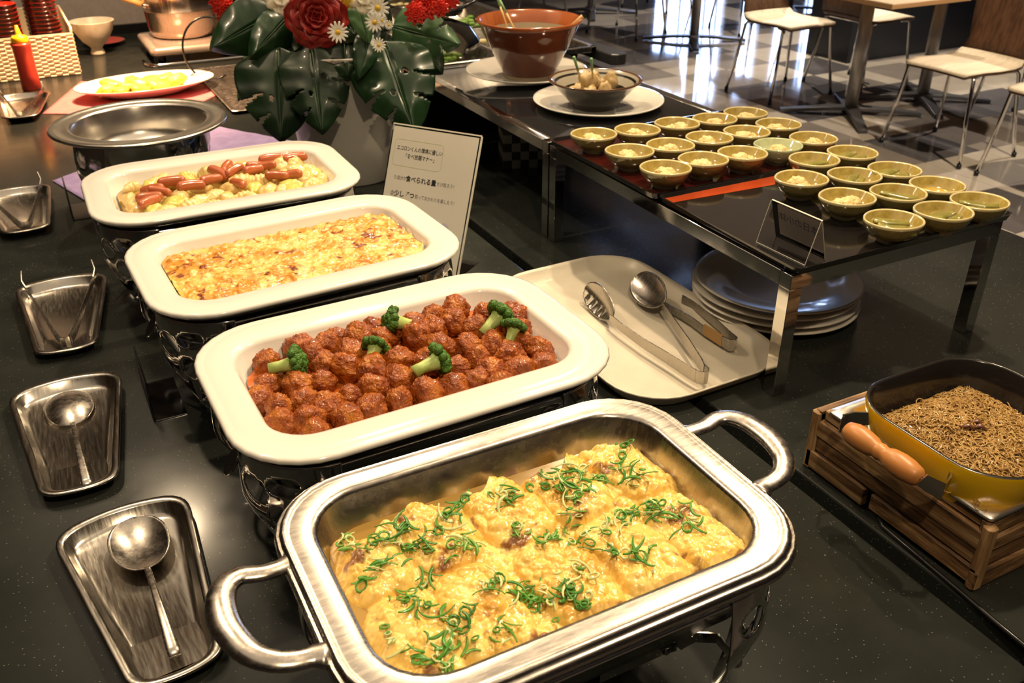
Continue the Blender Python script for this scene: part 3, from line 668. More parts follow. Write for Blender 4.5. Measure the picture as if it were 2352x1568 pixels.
LP = [(-0.16, 0.093), (-0.174, 0.02), (-0.157, -0.056), (-0.101, -0.047), (-0.098, 0.107), (-0.168, -0.023), (-0.05, 0.097), (-0.014, 0.09), (0.013, 0.097), (-0.056, 0.085), (0.057, 0.087), (-0.055, -0.058), (-0.024, -0.048), (-0.009, -0.076), (-0.079, -0.083), (0.05, -0.032), (0.075, -0.002), (0.074, -0.073), (0.14, 0.039), (0.148, 0.004), (0.16, -0.018), (0.183, -0.008), (0.183, -0.047), (0.171, 0.022), (0.067, 0.082), (0.005, 0.072), (0.159, -0.076), (0.122, -0.056), (0.092, -0.093), (-0.075, 0.072), (0.034, -0.098), (0.027, 0.087), (-0.123, -0.086), (-0.145, -0.075), (0.024, -0.074), (0.007, -0.017), (-0.112, 0.082), (0.139, 0.071), (0.099, 0.087), (-0.126, 0.052), (-0.086, -0.008), (-0.036, 0.032), (0.044, 0.012), (0.124, 0.002), (-0.046, -0.098), (0.114, -0.098), (0.164, 0.072)]
random.seed(31)
for k, (lx, ly) in enumerate(LP):
    o = bpy.data.objects.new('cabbage_piece', rolls[k % 6]); C.objects.link(o); s = rnd(1.05, 1.42); o.scale = (s, s, s)
    o.location = (x+S*lx, y+S*ly, ZC+DZ-.024+rnd(-.002, .004)); o.rotation_euler = (rnd(0, 6), rnd(-.3, .3), rnd(0, 6))
    if k % 6 == 3: tag(o, 'pale green cabbage lump in the sausage stew', 'vegetable', 'green cabbage lumps in the stew')
    elif k % 2: tag(o, 'plump yellowish potato-like lump in the sausage stew', 'vegetable', 'yellow lumps in the stew')
    else: tag(o, 'ridged yellow rolled piece in the sausage stew', 'vegetable', 'ridged rolls in the stew')
b = B(); rs = []
for xx, r_ in [(-.0250+.0085*(1-math.cos(t_*PI/10)), .0088*max(.12, math.sin(t_*PI/10))) for t_ in range(6)]+[(-.008, .0090), (0, .0091), (.008, .0090)]+[(.0250-.0085*(1-math.cos(t_*PI/10)), .0088*max(.12, math.sin(t_*PI/10))) for t_ in range(5, -1, -1)]:
    yy = .004*math.cos(PI*xx/.05)
    rs.append([(xx, yy+r_*math.cos(2*PI*j/14), r_*math.sin(2*PI*j/14)) for j in range(14)])
b.loft(rs, cap=True); sm = me_of('sausage', b, M_saus)
SP = [(-0.13, 0.015, -35), (-0.143, -0.036, -20), (-0.121, -0.013, -30), (-0.09, 0.036, -15), (-0.061, -0.008, 10), (-0.018, 0.017, 25), (0.003, 0.054, -60), (0.027, 0.082, 60), (0.034, 0.043, 35), (0.022, -0.033, -70), (0.083, 0.062, 10), (0.07, 0.034, 25), (0.096, 0.042, -30), (0.101, -0.027, -35), (0.125, -0.036, -30), (0.166, 0.072, 5), (0.121, 0.092, 0), (-0.146, -0.063, 40)]
for k, (sx_, sy_, a) in enumerate(SP):
    o = bpy.data.objects.new('sausage', sm); C.objects.link(o); o.location = (x+S*sx_, y+S*sy_, ZC+DZ-.008+rnd(-.002, .003)); o.rotation_euler = (rnd(-.4, .4), rnd(-.25, .25), R(a)); s = rnd(.85, 1.05); o.scale = (s, s, s)
    tag(o, 'small reddish brown cocktail sausage lying in the stew', 'sausage', 'sausages in the farthest white dish')

# ------------------------------------------------------------------ round chafer
t = thing('round_chafing_dish', 'empty round steel chafing dish with wide flat rim', 'chafing dish', (.193, 2.085, ZC)); t.scale = (.935, .935, 1)  # round chafer placed and sized by scaling about the camera
b = B(); zt = .200
b.lathe([(.001, zt-.086), (.120, zt-.086), (.140, zt-.078), (.148, zt-.05), (.150, zt-.010), (.170, zt-.004), (.188, zt-.006), (.193, zt-.003), (.1935, 0+zt), (.190, zt+.0025), (.186, zt+.001), (.182, zt+.0025), (.178, zt+.001), (.160, zt-.001), (.153, zt+.001), (.149, zt+.0005), (.145, zt-.004), (.1435, zt-.050), (.136, zt-.072), (.110, zt-.078), (.001, zt-.079)], 64)
obj('water_pan', b, M_roundsteel, t)
def rleg(a0):
    b = B(); nu, nv = 26, 36; keep = []; hol = [(-.4, .2, .36, .08), (.45, .24, .34, .08), (0, .46, .32, .08), (-.45, .52, .22, .06), (.4, .62, .25, .06)]
    P = {}
    for j in range(nv+1):
        for i in range(nu+1):
            u, v = -1+2*i/nu, j/nv
            hw = .052*(1-.15*v) if v < .4 else .052*(.94-(v-.4)/.6*.66)
            rad = .151+.006*math.sin(min(v, .6)/.6*PI)-.035*max(0, v-.35)**1.5+(.02*((v-.85)/.15)**2 if v > .85 else 0); a = a0+u*hw/.15
            P[(i, j)] = len(b.v); b.v.append((rad*math.cos(a), rad*math.sin(a), (zt-.012)*(1-v)))
    for j in range(nv):
        for i in range(nu):
            u, v = -1+2*(i+.5)/nu, (j+.5)/nv
            if all(((u-h[0])/h[2])**2+((v-h[1])/h[3])**2 > 1 for h in hol): b.f.append((P[(i, j)], P[(i+1, j)], P[(i+1, j+1)], P[(i, j+1)])); b.mi.append(0)
    return b
for a0 in (225, 315, 45, 135):
    solid(obj('leg', rleg(R(a0-12)), M_chrome, t))
b = B(); b.lathe([(.001, .018), (.045, .018), (.048, .022), (.048, .05), (.044, .051), (.044, .025), (.001, .024)], 24); obj('burner_cup', b, M_chrome, t)

# ------------------------------------------------------------------ chrome risers and lacquer trays
RX0, RX1 = .883, 1.322
def riser(y0_, y1_, h, lab, glass):
    t = thing('riser_stand', lab, 'riser stand', ((RX0+RX1)/2, (y0_+y1_)/2, ZC)); w_, l_ = (RX1-RX0)/2, (y1_-y0_)/2; s = .023
    b = B()
    b.box(-w_, w_, -l_, -l_+s, h-s, h, .0008); b.box(-w_, w_, l_-s, l_, h-s, h, .0008); b.box(-w_, -w_+s, -l_+s, l_-s, h-s, h, .0008); b.box(w_-s, w_, -l_+s, l_-s, h-s, h, .0008)
    obj('top_frame', b, M_chrome, t, smooth='auto')
    for sx, sy in ((-1, -1), (1, -1), (1, 1), (-1, 1)):
        b = B(); x_ = sorted((sx*w_, sx*(w_-s))); y_ = sorted((sy*l_, sy*(l_-s))); b.box(x_[0], x_[1], y_[0], y_[1], 0, h-s, .0008); obj('leg', b, M_chrome, t, smooth='auto')
    if glass:
        b = B(); b.box(-w_+s*.8, w_-s*.8, -l_+s*.8, l_-s*.8, h-.008, h-.001, .001); obj('glass_top', b, M_glossblack, t, smooth='auto')
    return t
riser(.850, 1.532, .200, 'near chrome riser stand carrying the two lacquer trays of small bowls', True)
riser(1.538, 2.236, .203, 'far chrome riser stand with dark glass top under the two white plates', True)
def lac_tray(x0_, x1_, ya, yb, M1, lab, strip=None):
    t = thing('lacquer_tray', lab, 'tray', ((x0_+x1_)/2, (ya+yb)/2, ZC+.2005)); w_, l_ = (x1_-x0_)/2, (yb-ya)/2; b = B()
    b.loft([rr(2*w_-.03, 2*l_-.03, .006, 0, 3), rr(2*w_-.008, 2*l_-.008, .010, .002, 3), rr(2*w_, 2*l_, .012, .012, 3), rr(2*w_-.006, 2*l_-.006, .010, .012, 3), rr(2*w_-.014, 2*l_-.014, .008, .006, 3)], capend='s'); obj('tray_edge', b, M_lacq_black, t, smooth='auto')
    b = B(); b.box(-w_+.006, w_-.006, -l_+.006, l_-.006, .003, .0062); obj('tray_bed', b, M1, t, smooth=False)
    if strip:
        b = B(); b.add([(-w_+.010, l_-.030, .0066), (w_-.010, l_-.055, .0066), (w_-.010, l_-.008, .0066), (-w_+.010, l_-.008, .0066)], [(0, 1, 2, 3)]); obj('orange_band', b, strip, t, smooth=False)
lac_tray(.879, 1.330, 1.178, 1.532, M_lacq_red, 'wine red lacquer tray with black edge, far one on the near riser')
lac_tray(.884, 1.335, .842, 1.176, M_lacq_black, 'black lacquer tray with orange band along its far side, near one on the riser', M_lacq_orange)

# ------------------------------------------------------------------ small bowls
TZ = ZC+.2005+.0062
def bowl_mesh(Mo, Mi, seed):
    b = B(); r_ = .0445
    prof = [(.020, .0), (.021, .004), (.0205, .006), (.035, .0135), (.0418, .023), (.0445, .031), (.0450, .0345), (.0432, .0358), (.0412, .034), (.036, .0245), (.028, .018), (.014, .015), (.0005, .0145)]
    mats = [0, 0, 1, 1, 1, 2, 2, 2, 3, 3, 3, 3]
    b.lathe(prof, 40, mats=mats, sx=.975, sy=.90, wob=lambda a, k: 1+(.0 if k < 4 else .035*math.exp(-((a-PI)/.40)**2)+.012*math.sin(3*a+seed)), cap='b')
    b.mi[-2] = 0; b.mi[-1] = 3
    me = me_of('small_bowl', b, [M_foot, Mo, M_olrim if Mi is not M_celadon else M_celadon, Mi]); return me
bms = [bowl_mesh(M_oliveout, M_olive, s) for s in (0, 1.3, 2.6)]; bcel = bowl_mesh(M_celadon, M_celadon, .5)
def okara_mesh(seed):
    b = B(); random.seed(seed)
    for k in range(7):
        a, q = rnd(0, 6.28), rnd(0, .011); b.ball((q*math.cos(a), q*math.sin(a)*.8, .020+rnd(0, .004)+(.004 if q < .005 else 0)), rnd(.0065, .0105), 16, 11, fn=lambda d: 1+.35*noise.noise(d*2.6+Vector((seed, k, 0)))+.16*noise.noise(d*7))
    b.cur = 1
    for k in range(5 if seed % 2 else 1):
        a = rnd(0, 6.28); q = rnd(.004, .014); Mx = Matrix.Translation((q*math.cos(a), q*math.sin(a)*.8, .0315-q*.5)) @ Matrix.Rotation(rnd(0, 3), 4, 'Z') @ Matrix.Rotation(rnd(-.5, .5), 4, 'X'); b.box(-.0025, .0025, -.001, .001, -.001, .001, M=Mx)
    return me_of('okara_portion', b, [M_okara, M_carrot])
okm = [okara_mesh(s) for s in range(5)]
def pickle_mesh(seed, n_):
    b = B(); random.seed(seed+40)
    for k in range(n_):
        l_ = rnd(.013, .021); off = (k-(n_-1)/2)*.008; zz = .023+.004*(k % 2); b.tube([(-l_, off, zz+rnd(0, .003)), (-l_*.3, off+rnd(-.002, .002), zz), (l_*.4, off+rnd(-.002, .002), zz), (l_, off, zz+rnd(0, .003))], [.0048, .0058, .0056, .0044], 9, flat=.75)
    for i, v in enumerate(b.v): b.v[i] = (v[0]*math.cos(seed)-v[1]*math.sin(seed), v[0]*math.sin(seed)+v[1]*math.cos(seed), v[2]-max(0, 0))
    return me_of('pickle_portion', b, M_pickle)
pkm = [pickle_mesh(0, 3), pickle_mesh(2.2, 4), pickle_mesh(1.0, 2), pickle_mesh(.3, 5)]
BW = [(.924, 1.437, 'o'), (1.012, 1.422, 'o'), (1.105, 1.422, 'o'), (1.190, 1.412, 'o'), (1.272, 1.418, 'o'), (1.275, 1.325, 'o'), (1.188, 1.314, 'o'), (1.101, 1.317, 'o'), (1.011, 1.315, 'o'), (.926, 1.320, 'o'),
      (.928, 1.215, 'o'), (1.013, 1.222, 'o'), (1.096, 1.216, 'o'), (1.183, 1.222, 'c'), (1.269, 1.224, 'o'), (1.270, 1.127, 'p'), (1.182, 1.130, 'p'), (1.093, 1.066, 'o'), (1.182, 1.036, 'p'), (1.263, 1.026, 'p'),
      (1.095, .967, 'o'), (1.182, .944, 'p'), (1.265, .940, 'l'), (1.085, .865, 'p'), (1.179, .855, 'p'), (1.262, .858, 'p')]
rows = ['at far left of the red tray', 'second from left in the farthest row', 'third from left in the farthest row', 'fourth from left in the farthest row', 'at far right of the red tray', 'ending the second farthest row at right', 'fourth along the second farthest row', 'third along the second farthest row', 'second along the second farthest row', 'starting the second farthest row at left',
        'at near left of the red tray', 'second in the red tray near row', 'left of the pale green bowl', 'beside the pale green bowl', 'right of the pale green bowl', 'at far right of the black tray', 'second from right, black tray far row', 'just beyond the orange band', 'second along the black tray second row', 'third along the black tray second row',
        'directly behind the acrylic card', 'second along the black tray third row', 'ending the third row, nearly empty', 'frontmost left, right of the card', 'in the middle of the front row', 'at the black tray front right corner']
random.seed(77)
for k, (bx, by, kd) in enumerate(BW):
    me = bcel if kd == 'c' else bms[k % 3]; o = bpy.data.objects.new('small_bowl', me); C.objects.link(o); o.location = (bx, by, TZ+.0004); o.rotation_euler = (0, 0, R(-27)+rnd(-.12, .12))
    cont = {'o': 'olive glazed bowl of okara ', 'c': 'the only pale green bowl, holding okara, right of centre on the wine red tray', 'p': 'olive glazed bowl of green pickles ', 'l': 'olive glazed bowl with a little dressing '}[kd]
    lab = cont if kd == 'c' else cont+rows[k]
    tag(o, lab, 'bowl', 'small side dish bowls on the lacquer trays')
    if kd in 'oc':
        f = bpy.data.objects.new('okara_portion', okm[k % 5]); C.objects.link(f); tag(f, 'crumbly pale okara in the bowl '+(rows[k] if kd == 'o' else 'that is pale green'), 'food', 'okara portions'); 
    elif kd == 'p':
        f = bpy.data.objects.new('pickle_portion', pkm[k % 4]); C.objects.link(f); tag(f, 'olive green pickled stems in the bowl '+rows[k], 'food', 'pickle portions')
    else:
        bb = B(); bb.lathe([(.0005, .0195), (.029, .0195)], 24); f = obj('dressing', bb, M_liquid); tag(f, 'thin layer of dressing in the nearly empty bowl', 'sauce', kind='stuff')
    f.location = o.location; f.rotation_euler = (0, 0, rnd(0, 6) if kd != 'p' else R(-27)+rnd(-.6, .6)); f.scale = (1.5, 1.4, .92) if kd != 'l' else (1, .8, 1)
# acrylic tent card
cx0, cy0, cz = .908, .954, TZ; ex = Vector((.05, -1, 0)).normalized(); nn = Vector((-ex.y, ex.x, 0)); W_ = .097
t = thing('acrylic_card_holder', 'clear acrylic tent card holder with reversed writing, standing on the black tray', 'card holder', (cx0, cy0, cz))
def quadbox(b, p, u, v, th):
    n_ = u.cross(v).normalized()*th; p = Vector(p); b.add([p, p+u, p+u+v, p+v, p+n_, p+u+n_, p+u+v+n_, p+v+n_], [(3, 2, 1, 0), (4, 5, 6, 7), (0, 1, 5, 4), (1, 2, 6, 5), (2, 3, 7, 6), (3, 0, 4, 7)])
H = .063; b = B(); quadbox(b, (0, 0, 0), ex*W_, nn*.019+Vector((0, 0, H)), .0015); quadbox(b, nn*.040, ex*W_, nn*-.020+Vector((0, 0, H)), .0015); obj('acrylic_panel', b, M_acryl, t, smooth=False)
b = B(); q0 = nn*.0385+Vector((0, 0, .010))+ex*.010; vv = nn*-.0185+Vector((0, 0, H)); quadbox(b, q0-nn*.003, ex*(W_-.012), vv*.78, .0003); obj('paper_card', b, M_thinpaper, t, smooth=False)
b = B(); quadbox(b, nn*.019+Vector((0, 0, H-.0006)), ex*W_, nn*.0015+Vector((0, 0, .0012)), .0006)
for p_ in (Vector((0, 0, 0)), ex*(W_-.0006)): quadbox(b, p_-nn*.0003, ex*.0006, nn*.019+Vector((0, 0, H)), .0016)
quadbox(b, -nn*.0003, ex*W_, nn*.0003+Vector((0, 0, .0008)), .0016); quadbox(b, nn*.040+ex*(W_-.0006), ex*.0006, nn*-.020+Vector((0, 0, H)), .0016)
obj('card_edge_glint', b, M_edgeglint, t, smooth=False)  # bright edge lines of the card, put in as pale strips
zx = ex; zy = vv.normalized(); zn = zx.cross(zy)
mt = Matrix((zx, zy, zn)).transposed().to_4x4(); mt.translation = q0-nn*.0040+vv*.42+ex*(W_-.018)
text('card_text', '本日の小鉢', .0155, M_inkblue, mt, t, mirror=True)

# ------------------------------------------------------------------ plates, mortar and bowl on far riser
RZ = ZC+.2032
def plate_mesh(r_, M_):
    b = B(); b.lathe([(.001, .002), (r_*.55, .002), (r_*.58, .0), (r_*.60, .001), (r_*.66, .006), (r_*.97, .014), (r_, .0165), (r_*.995, .0185), (r_*.96, .0178), (r_*.70, .0105), (r_*.63, .0065), (r_*.55, .0050), (.001, .0050)], 64); return me_of('plate', b, M_)
pm = plate_mesh(.145, M_plate)
p1 = bpy.data.objects.new('plate', pm); C.objects.link(p1); p1.location = (1.108, 2.045, RZ); p1.scale = (1.04, 1.04, 1); tag(p1, 'white plate under the big brown mortar bowl', 'plate', 'white plates on the far riser')
p2 = bpy.data.objects.new('plate', pm); C.objects.link(p2); p2.location = (1.113, 1.720, RZ); tag(p2, 'white plate under the dark banded bowl', 'plate', 'white plates on the far riser')
zz = .005
b = B(); b.lathe([(.001, .0), (.062, .0), (.064, .003), (.062, .009), (.066, .014), (.090, .060), (.112, .105), (.121, .126), (.127, .130), (.1285, .134), (.126, .137), (.119, .135), (.105, .108), (.098, .096), (.075, .050), (.050, .022), (.001, .018)], 56, mats=[3, 3, 3, 0, 0, 0, 0, 1, 1, 1, 1, 1, 2, 2, 2, 2])
o = obj('mortar_bowl', b, [M_mortar, M_mortarin, M_mortargrey, M_mortargrey], loc=(1.100, 2.018, RZ+zz)); tag(o, 'big glossy brown mortar bowl on a white plate', 'bowl')
b = B(); b.lathe([(.001, .078), (.086, .078)], 30); o = obj('shredded_salad', b, M_salad, loc=(1.100, 2.018, RZ+zz)); tag(o, 'pale shredded salad inside the brown mortar bowl', 'food', kind='stuff')
# sloping chopsticks
def stick(p, q, lab, g, gl=.33):
    t_ = thing('chopstick', lab, 'chopstick', p, group=g); d = Vector(q)-Vector(p); b = B(); b.tube([(0, 0, 0), tuple(d*.5), tuple(d*(1-gl))], [.0016, .0022, .0027], 7); obj('shaft', b, M_chop, t_)
    b = B(); b.tube([tuple(d*(1-gl)), tuple(d)], [.0027, .0031], 7); obj('green_end', b, M_chopg, t_)
stick((1.060, 2.025, RZ+.084), (1.050, 2.105, RZ+.200), 'left of the two green ended chopsticks leaning in the mortar bowl', 'chopsticks in the mortar bowl')
stick((1.085, 2.030, RZ+.084), (1.072, 2.120, RZ+.172), 'right of the two green ended chopsticks leaning in the mortar bowl', 'chopsticks in the mortar bowl')
b = B(); b.tube([(1.160, 1.975, RZ+.10), (1.198, 1.962, RZ+.133), (1.212, 1.957, RZ+.146)], [.005, .005, .0055], 10); o = obj('wooden_pestle', b, M_bamboo); tag(o, 'wooden spoon handle poking over the right rim of the mortar bowl', 'spoon')
b = B(); b.lathe([(.001, 0), (.046, 0), (.048, .003), (.047, .008), (.060, .018), (.085, .044), (.094, .055), (.1005, .0585), (.1015, .061), (.0985, .0625), (.094, .0605), (.089, .0555), (.084, .052), (.078, .046), (.070, .038), (.055, .024), (.035, .014), (.001, .012)], 56,
      mats=[0, 0, 0, 0, 0, 0, 2, 2, 2, 2, 1, 0, 1, 1, 0, 0, 0]); o = obj('banded_bowl', b, [M_darkglaze, M_paleglaze, M_browglaze], loc=(1.090, 1.700, RZ+zz)); tag(o, 'black glazed bowl with pale bands, holding taro pieces', 'bowl')
random.seed(4); tms = [me_of('taro_piece', lumpball(k+30, .0155, .55, 1.15, 18, 12, (1.15, .85, .85)), M_tofu) for k in range(3)]
for k, (a, q, h) in enumerate([(0, 0, .048), (.5, .030, .036), (1.6, .030, .038), (2.7, .032, .034), (3.9, .030, .036), (5.1, .031, .037), (.2, .050, .044), (3.2, .012, .058), (1.1, .014, .055)]):
    o = bpy.data.objects.new('taro_piece', tms[k % 3]); C.objects.link(o); o.location = (1.085+q*math.cos(a), 1.700+q*math.sin(a), RZ+zz+h); o.rotation_euler = (rnd(0, 6), rnd(0, 6), rnd(0, 6)); tag(o, 'pale angular taro chunk in the dark banded bowl', 'food', 'taro chunks in the banded bowl')
stick((1.055, 1.690, RZ+.050), (1.010, 1.660, RZ+.128), 'left chopstick with green end in the dark banded bowl', 'chopsticks in the banded bowl', .4)
stick((1.085, 1.700, RZ+.055), (1.040, 1.640, RZ+.125), 'right chopstick with green end in the dark banded bowl', 'chopsticks in the banded bowl', .4)

# stack of plates below near riser
for k in range(4):
    o = bpy.data.objects.new('plate', pm); C.objects.link(o); o.location = (1.092+rnd(-.003, .003), 1.085+rnd(-.003, .003), ZC+.0005+k*.0125)
    tag(o, ['bottom plate of the stack under the riser', 'second plate from the bottom of the stack under the riser', 'second plate from the top of the stack under the riser', 'top plate of the stack under the riser'][k], 'plate', 'stacked plates under the near riser')

# ------------------------------------------------------------------ melamine tray and tongs
tx_, ty_, trz = .812, 1.128, R(1.5)
mt_ = thing('serving_tray', 'off-white melamine tray holding tongs, between the chafing dishes and riser', 'tray', (tx_, ty_, ZC), trz)
b = B(); Lx, Ly = .305, .488
b.loft([rr(Lx-.06, Ly-.06, .060, .0015), rr(Lx-.045, Ly-.045, .066, 0), rr(Lx-.03, Ly-.03, .072, .004), rr(Lx-.010, Ly-.010, .085, .018), rr(Lx-.004, Ly-.004, .088, .0215), rr(Lx, Ly, .09, .0235), rr(Lx-.005, Ly-.005, .088, .0250), rr(Lx-.014, Ly-.014, .084, .0205), rr(Lx-.040, Ly-.040, .070, .0062), rr(Lx-.060, Ly-.060, .060, .0040)], cap=True)
obj('tray_body', b, M_melam, mt_)
def wpt(x, y, z=0): return Vector((x, y, ZC+z))
# big tongs with slotted spoon head; spring end at (.80,.92)
t = thing('serving_tongs', 'large steel tongs with slotted and plain spoon heads, on the melamine tray', 'tongs', (.80, .93, ZC+.005))
o0 = Vector((.80, .93, ZC+.005))
def loc(v, z): return Vector((v[0], v[1], ZC+z))-o0
b = B(); arm1 = [loc(p, z) for p, z in (((.792, .922), .024), ((.790, .935), .024), ((.786, .985), .024), ((.780, 1.04), .024), ((.778, 1.10), .024), ((.780, 1.14), .025))]
strip(b, arm1, [.011, .011, .010, .009, .008, .006], .0008); obj('slotted_arm', b, M_steel, t, smooth='auto')
b = B(); arm2 = [loc(p, z) for p, z in (((.812, .928), .024), ((.820, .945), .024), ((.838, 1.00), .026), ((.855, 1.06), .03), ((.868, 1.10), .032), ((.876, 1.125), .032))]
strip(b, arm2, [.011, .011, .011, .009, .007, .007], .0008); obj('spoon_arm', b, M_steel, t, smooth='auto')
b = B(); strip(b, [loc(p, .024) for p in ((.792, .925), (.793, .916), (.799, .911), (.806, .911), (.812, .917), (.813, .930))], .011, .0008); obj('spring_end', b, M_steel, t, smooth='auto')
def spoonhead(b, cen, ax_, nrm, l_, w_, dep, slots=0):
    ax_ = ax_.normalized(); sd = ax_.cross(nrm).normalized(); nrm = sd.cross(ax_).normalized(); nn_, mm = 26, 14; P = {}
    for j in range(mm+1):
        for i in range(nn_+1):
            u = -1+2*i/nn_; v = -1+2*j/mm; ww = w_*math.sqrt(max(0, 1-u*u))*(1+.12*u); p = cen+ax_*(u*l_)+sd*(v*ww)-nrm*(dep*(1-u*u)*(1-v*v)); P[(i, j)] = len(b.v); b.v.append(tuple(p))
    for j in range(mm):
        for i in range(nn_):
            u, v = -1+2*(i+.5)/nn_, -1+2*(j+.5)/mm
            if slots and v < -.25 and v > -.85 and u > -.35 and (int((u+1)*10) % 3 == 0): continue
            b.f.append((P[(i, j)], P[(i+1, j)], P[(i+1, j+1)], P[(i, j+1)])); b.mi.append(0)
b = B(); spoonhead(b, loc((.789, 1.19), .030), Vector((.008, .09, .006)), Vector((-.80, .05, .35)), .054, .025, .010, 1); solid(obj('slotted_head', b, M_steel, t))
b = B(); spoonhead(b, loc((.884, 1.178), .036), Vector((.012, .085, .004)), Vector((-.62, -.25, .60)), .054, .029, .010); solid(obj('spoon_head', b, M_steel, t))
t = thing('small_tongs', 'smaller serrated steel tongs with a cardboard-brown grip, beside the large pair', 'tongs', (.905, 1.0, ZC+.005)); o0 = Vector((.905, 1.0, ZC+.005))
b = B(); strip(b, [loc(p, z) for p, z in (((.902, .985), .020), ((.900, 1.04), .018), ((.902, 1.08), .018), ((.900, 1.13), .016), ((.898, 1.155), .015))], [.009, .0075, .0075, .006, .008], .001); strip(b, [loc(p, z) for p, z in (((.920, .990), .020), ((.932, 1.04), .018), ((.938, 1.09), .018), ((.945, 1.13), .016), ((.942, 1.155), .015))], [.009, .0075, .0075, .006, .008], .001)
strip(b, [loc(p, .020) for p in ((.902, .987), (.903, .978), (.910, .974), (.918, .979), (.920, .992))], .010, .001); obj('tong_body', b, M_steel, t, smooth='auto')
b = B(); strip(b, [loc(p, .020) for p in ((.9015, .995), (.9000, 1.04))], .0095, .0016); obj('grip', b, mat('brown_grip', (.42, .25, .09), .5), t, smooth=False)

# ------------------------------------------------------------------ utensil trays, left row
def trap(L_, w1, w2, r_, z, bul=.012):
    Cc = [(w1/2, L_/2-bul), (0, L_/2+bul*.5), (-w1/2, L_/2-bul), (-w2/2, -L_/2+.004), (0, -L_/2-.004), (w2/2, -L_/2+.004)]; rr_ = [r_*1.2, .2, r_*1.2, r_, .2, r_]; pts = []; n_ = len(Cc)
    for i in range(n_):
        p = Vector(Cc[i]); a = Vector(Cc[i-1])-p; c = Vector(Cc[(i+1) % n_])-p; la, lc = a.length, c.length; a.normalize(); c.normalize(); th = math.acos(max(-1, min(1, a.dot(c)))); tt = min(rr_[i]/math.tan(th/2), la*.48, lc*.48)
        for k in range(7):
            s = k/6; q = (1-s)**2*(p+a*tt)+2*s*(1-s)*p+s*s*(p+c*tt); pts.append((q.x, q.y, z))
    return pts
def utray(x, y, rz, lab):
    t = thing('utensil_tray', lab, 'utensil tray', (x, y, ZC), rz, 'tapered steel utensil trays'); L_, w1, w2 = .302, .162, .094
    def T(i, z, r_): return trap(L_-2*i, w1-2*i, w2-2*i, r_, z)
    b = B(); b.loft([T(.024, .0015, .018), T(.019, 0, .022), T(.013, .006, .026), T(.009, .0165, .030), T(.0015, .0172, .034), T(0, .0160, .035), T(.0004, .0180, .035), T(.002, .0192, .034), T(.0085, .0184, .030), T(.0105, .0165, .028), T(.016, .0060, .024), T(.022, .0028, .018)], cap=True)
    obj('tray_body', b, M_tray, t)
    b = B(); q = [(-.0420, -.072, .0034), (.0420, -.072, .0034), (.0325, -.134, .0100), (-.0325, -.134, .0100)]; b.add(q, [(3, 2, 1, 0)]); 
    obj('sloped_end', b, M_tray, t, smooth=False); return t
UT = [(-.010, .862, R(4), 'nearest tapered steel tray, holding a serving spoon'), (-.055, 1.222, R(-1), 'tapered steel tray with the upside-down spoon, second from the front'), (-.034, 1.612, R(-3), 'tapered steel tray with tongs beside the gratin dish'), (-.078, 2.190, R(3), 'tapered steel tray with tongs beside the sausage stew, cut by the left edge'), (-.028, 3.130, R(-5), 'small-looking tapered steel tray with tongs at the far left by the squeeze bottle')]
for u in UT: utray(*u)
def spoon(p, q, lab, flip):
    P, Q = Vector(p), Vector(q); t = thing('serving_spoon', lab, 'spoon', p, group='serving spoons in steel trays'); d = (Q-P); ax_ = d.normalized(); sd = ax_.cross(Vector((0, 0, 1))).normalized(); upv = sd.cross(ax_)
    # bowl
    b = B(); nn_, mm = 28, 20; g = {}; R_ = .0335
    for j in range(mm+1):
        for i in range(nn_+1):
            u, v = -1+2*i/nn_, -1+2*j/mm; ww = R_*(max(0, 1-abs(u)**2.3))**.5*(1-.10*u if u < 0 else 1-.10*u); xx = R_*u*1.02; e = (1-abs(u)**2.2)*(1-v*v)
            pp = ax_*(xx*1.50+R_*1.53)+sd*(v*ww)+upv*((-.011 if not flip else .012)*e+(.011 if not flip else 0)); g[(i, j)] = len(b.v); b.v.append(tuple(pp))
    for j in range(mm):
        for i in range(nn_): b.f.append((g[(i, j)], g[(i+1, j)], g[(i+1, j+1)], g[(i, j+1)])); b.mi.append(0)
    solid(obj('spoon_bowl', b, M_steel_worn, t), .0012)
    b = B(); Lh = d.length; pts = []; hw = []; z0_ = .010 if not flip else .002
    for k in range(15):
        a = k/14; pts.append(ax_*(3*R_-.002+(Lh-3*R_)*a)+upv*(z0_+.012*math.sin(PI*a)*(.6 if not flip else .5)-(0 if not flip else 0))); hw.append(.0036+.0052*max(0, a-.25)**1.2 if a < .95 else .0066)
    b.tube(pts, hw, 12, flat=.30); obj('handle', b, M_steel_worn, t)
spoon((-.008, .984, ZC+.007), (.000, .735, ZC+.010), 'serving spoon lying face up in the nearest steel tray', False)
spoon((-.055, 1.350, ZC+.006), (-.050, 1.085, ZC+.009), 'serving spoon lying upside down in the second steel tray', True)
def vtongs(x, y, rz, lab):
    t = thing('steel_tongs', lab, 'tongs', (x, y, ZC+.004), rz, 'steel tongs in the utensil trays'); b = B()
    for s_ in (-1, 1):
        strip(b, [(s_*.008, -.115, .012), (s_*.016, -.085, .013), (s_*.030, -.02, .016), (s_*.046, .05, .020), (s_*.056, .090, .024)], [.009, .009, .007, .0055, .006], .0009)
    obj('arms', b, M_steel, t, smooth='auto')
    b = B(); strip(b, [(-.008, -.113, .012), (-.006, -.122, .012), (0, -.1255, .012), (.006, -.122, .012), (.008, -.113, .012)], .009, .0009); obj('spring_end', b, M_steel, t, smooth='auto')
    for s_ in (-1, 1):
        b = B(); strip(b, [(s_*.056, .088, .024), (s_*.061, .104, .032), (s_*.058, .118, .048)], [.006, .0075, .003], .0009); obj('tip', b, M_steel, t, smooth='auto')
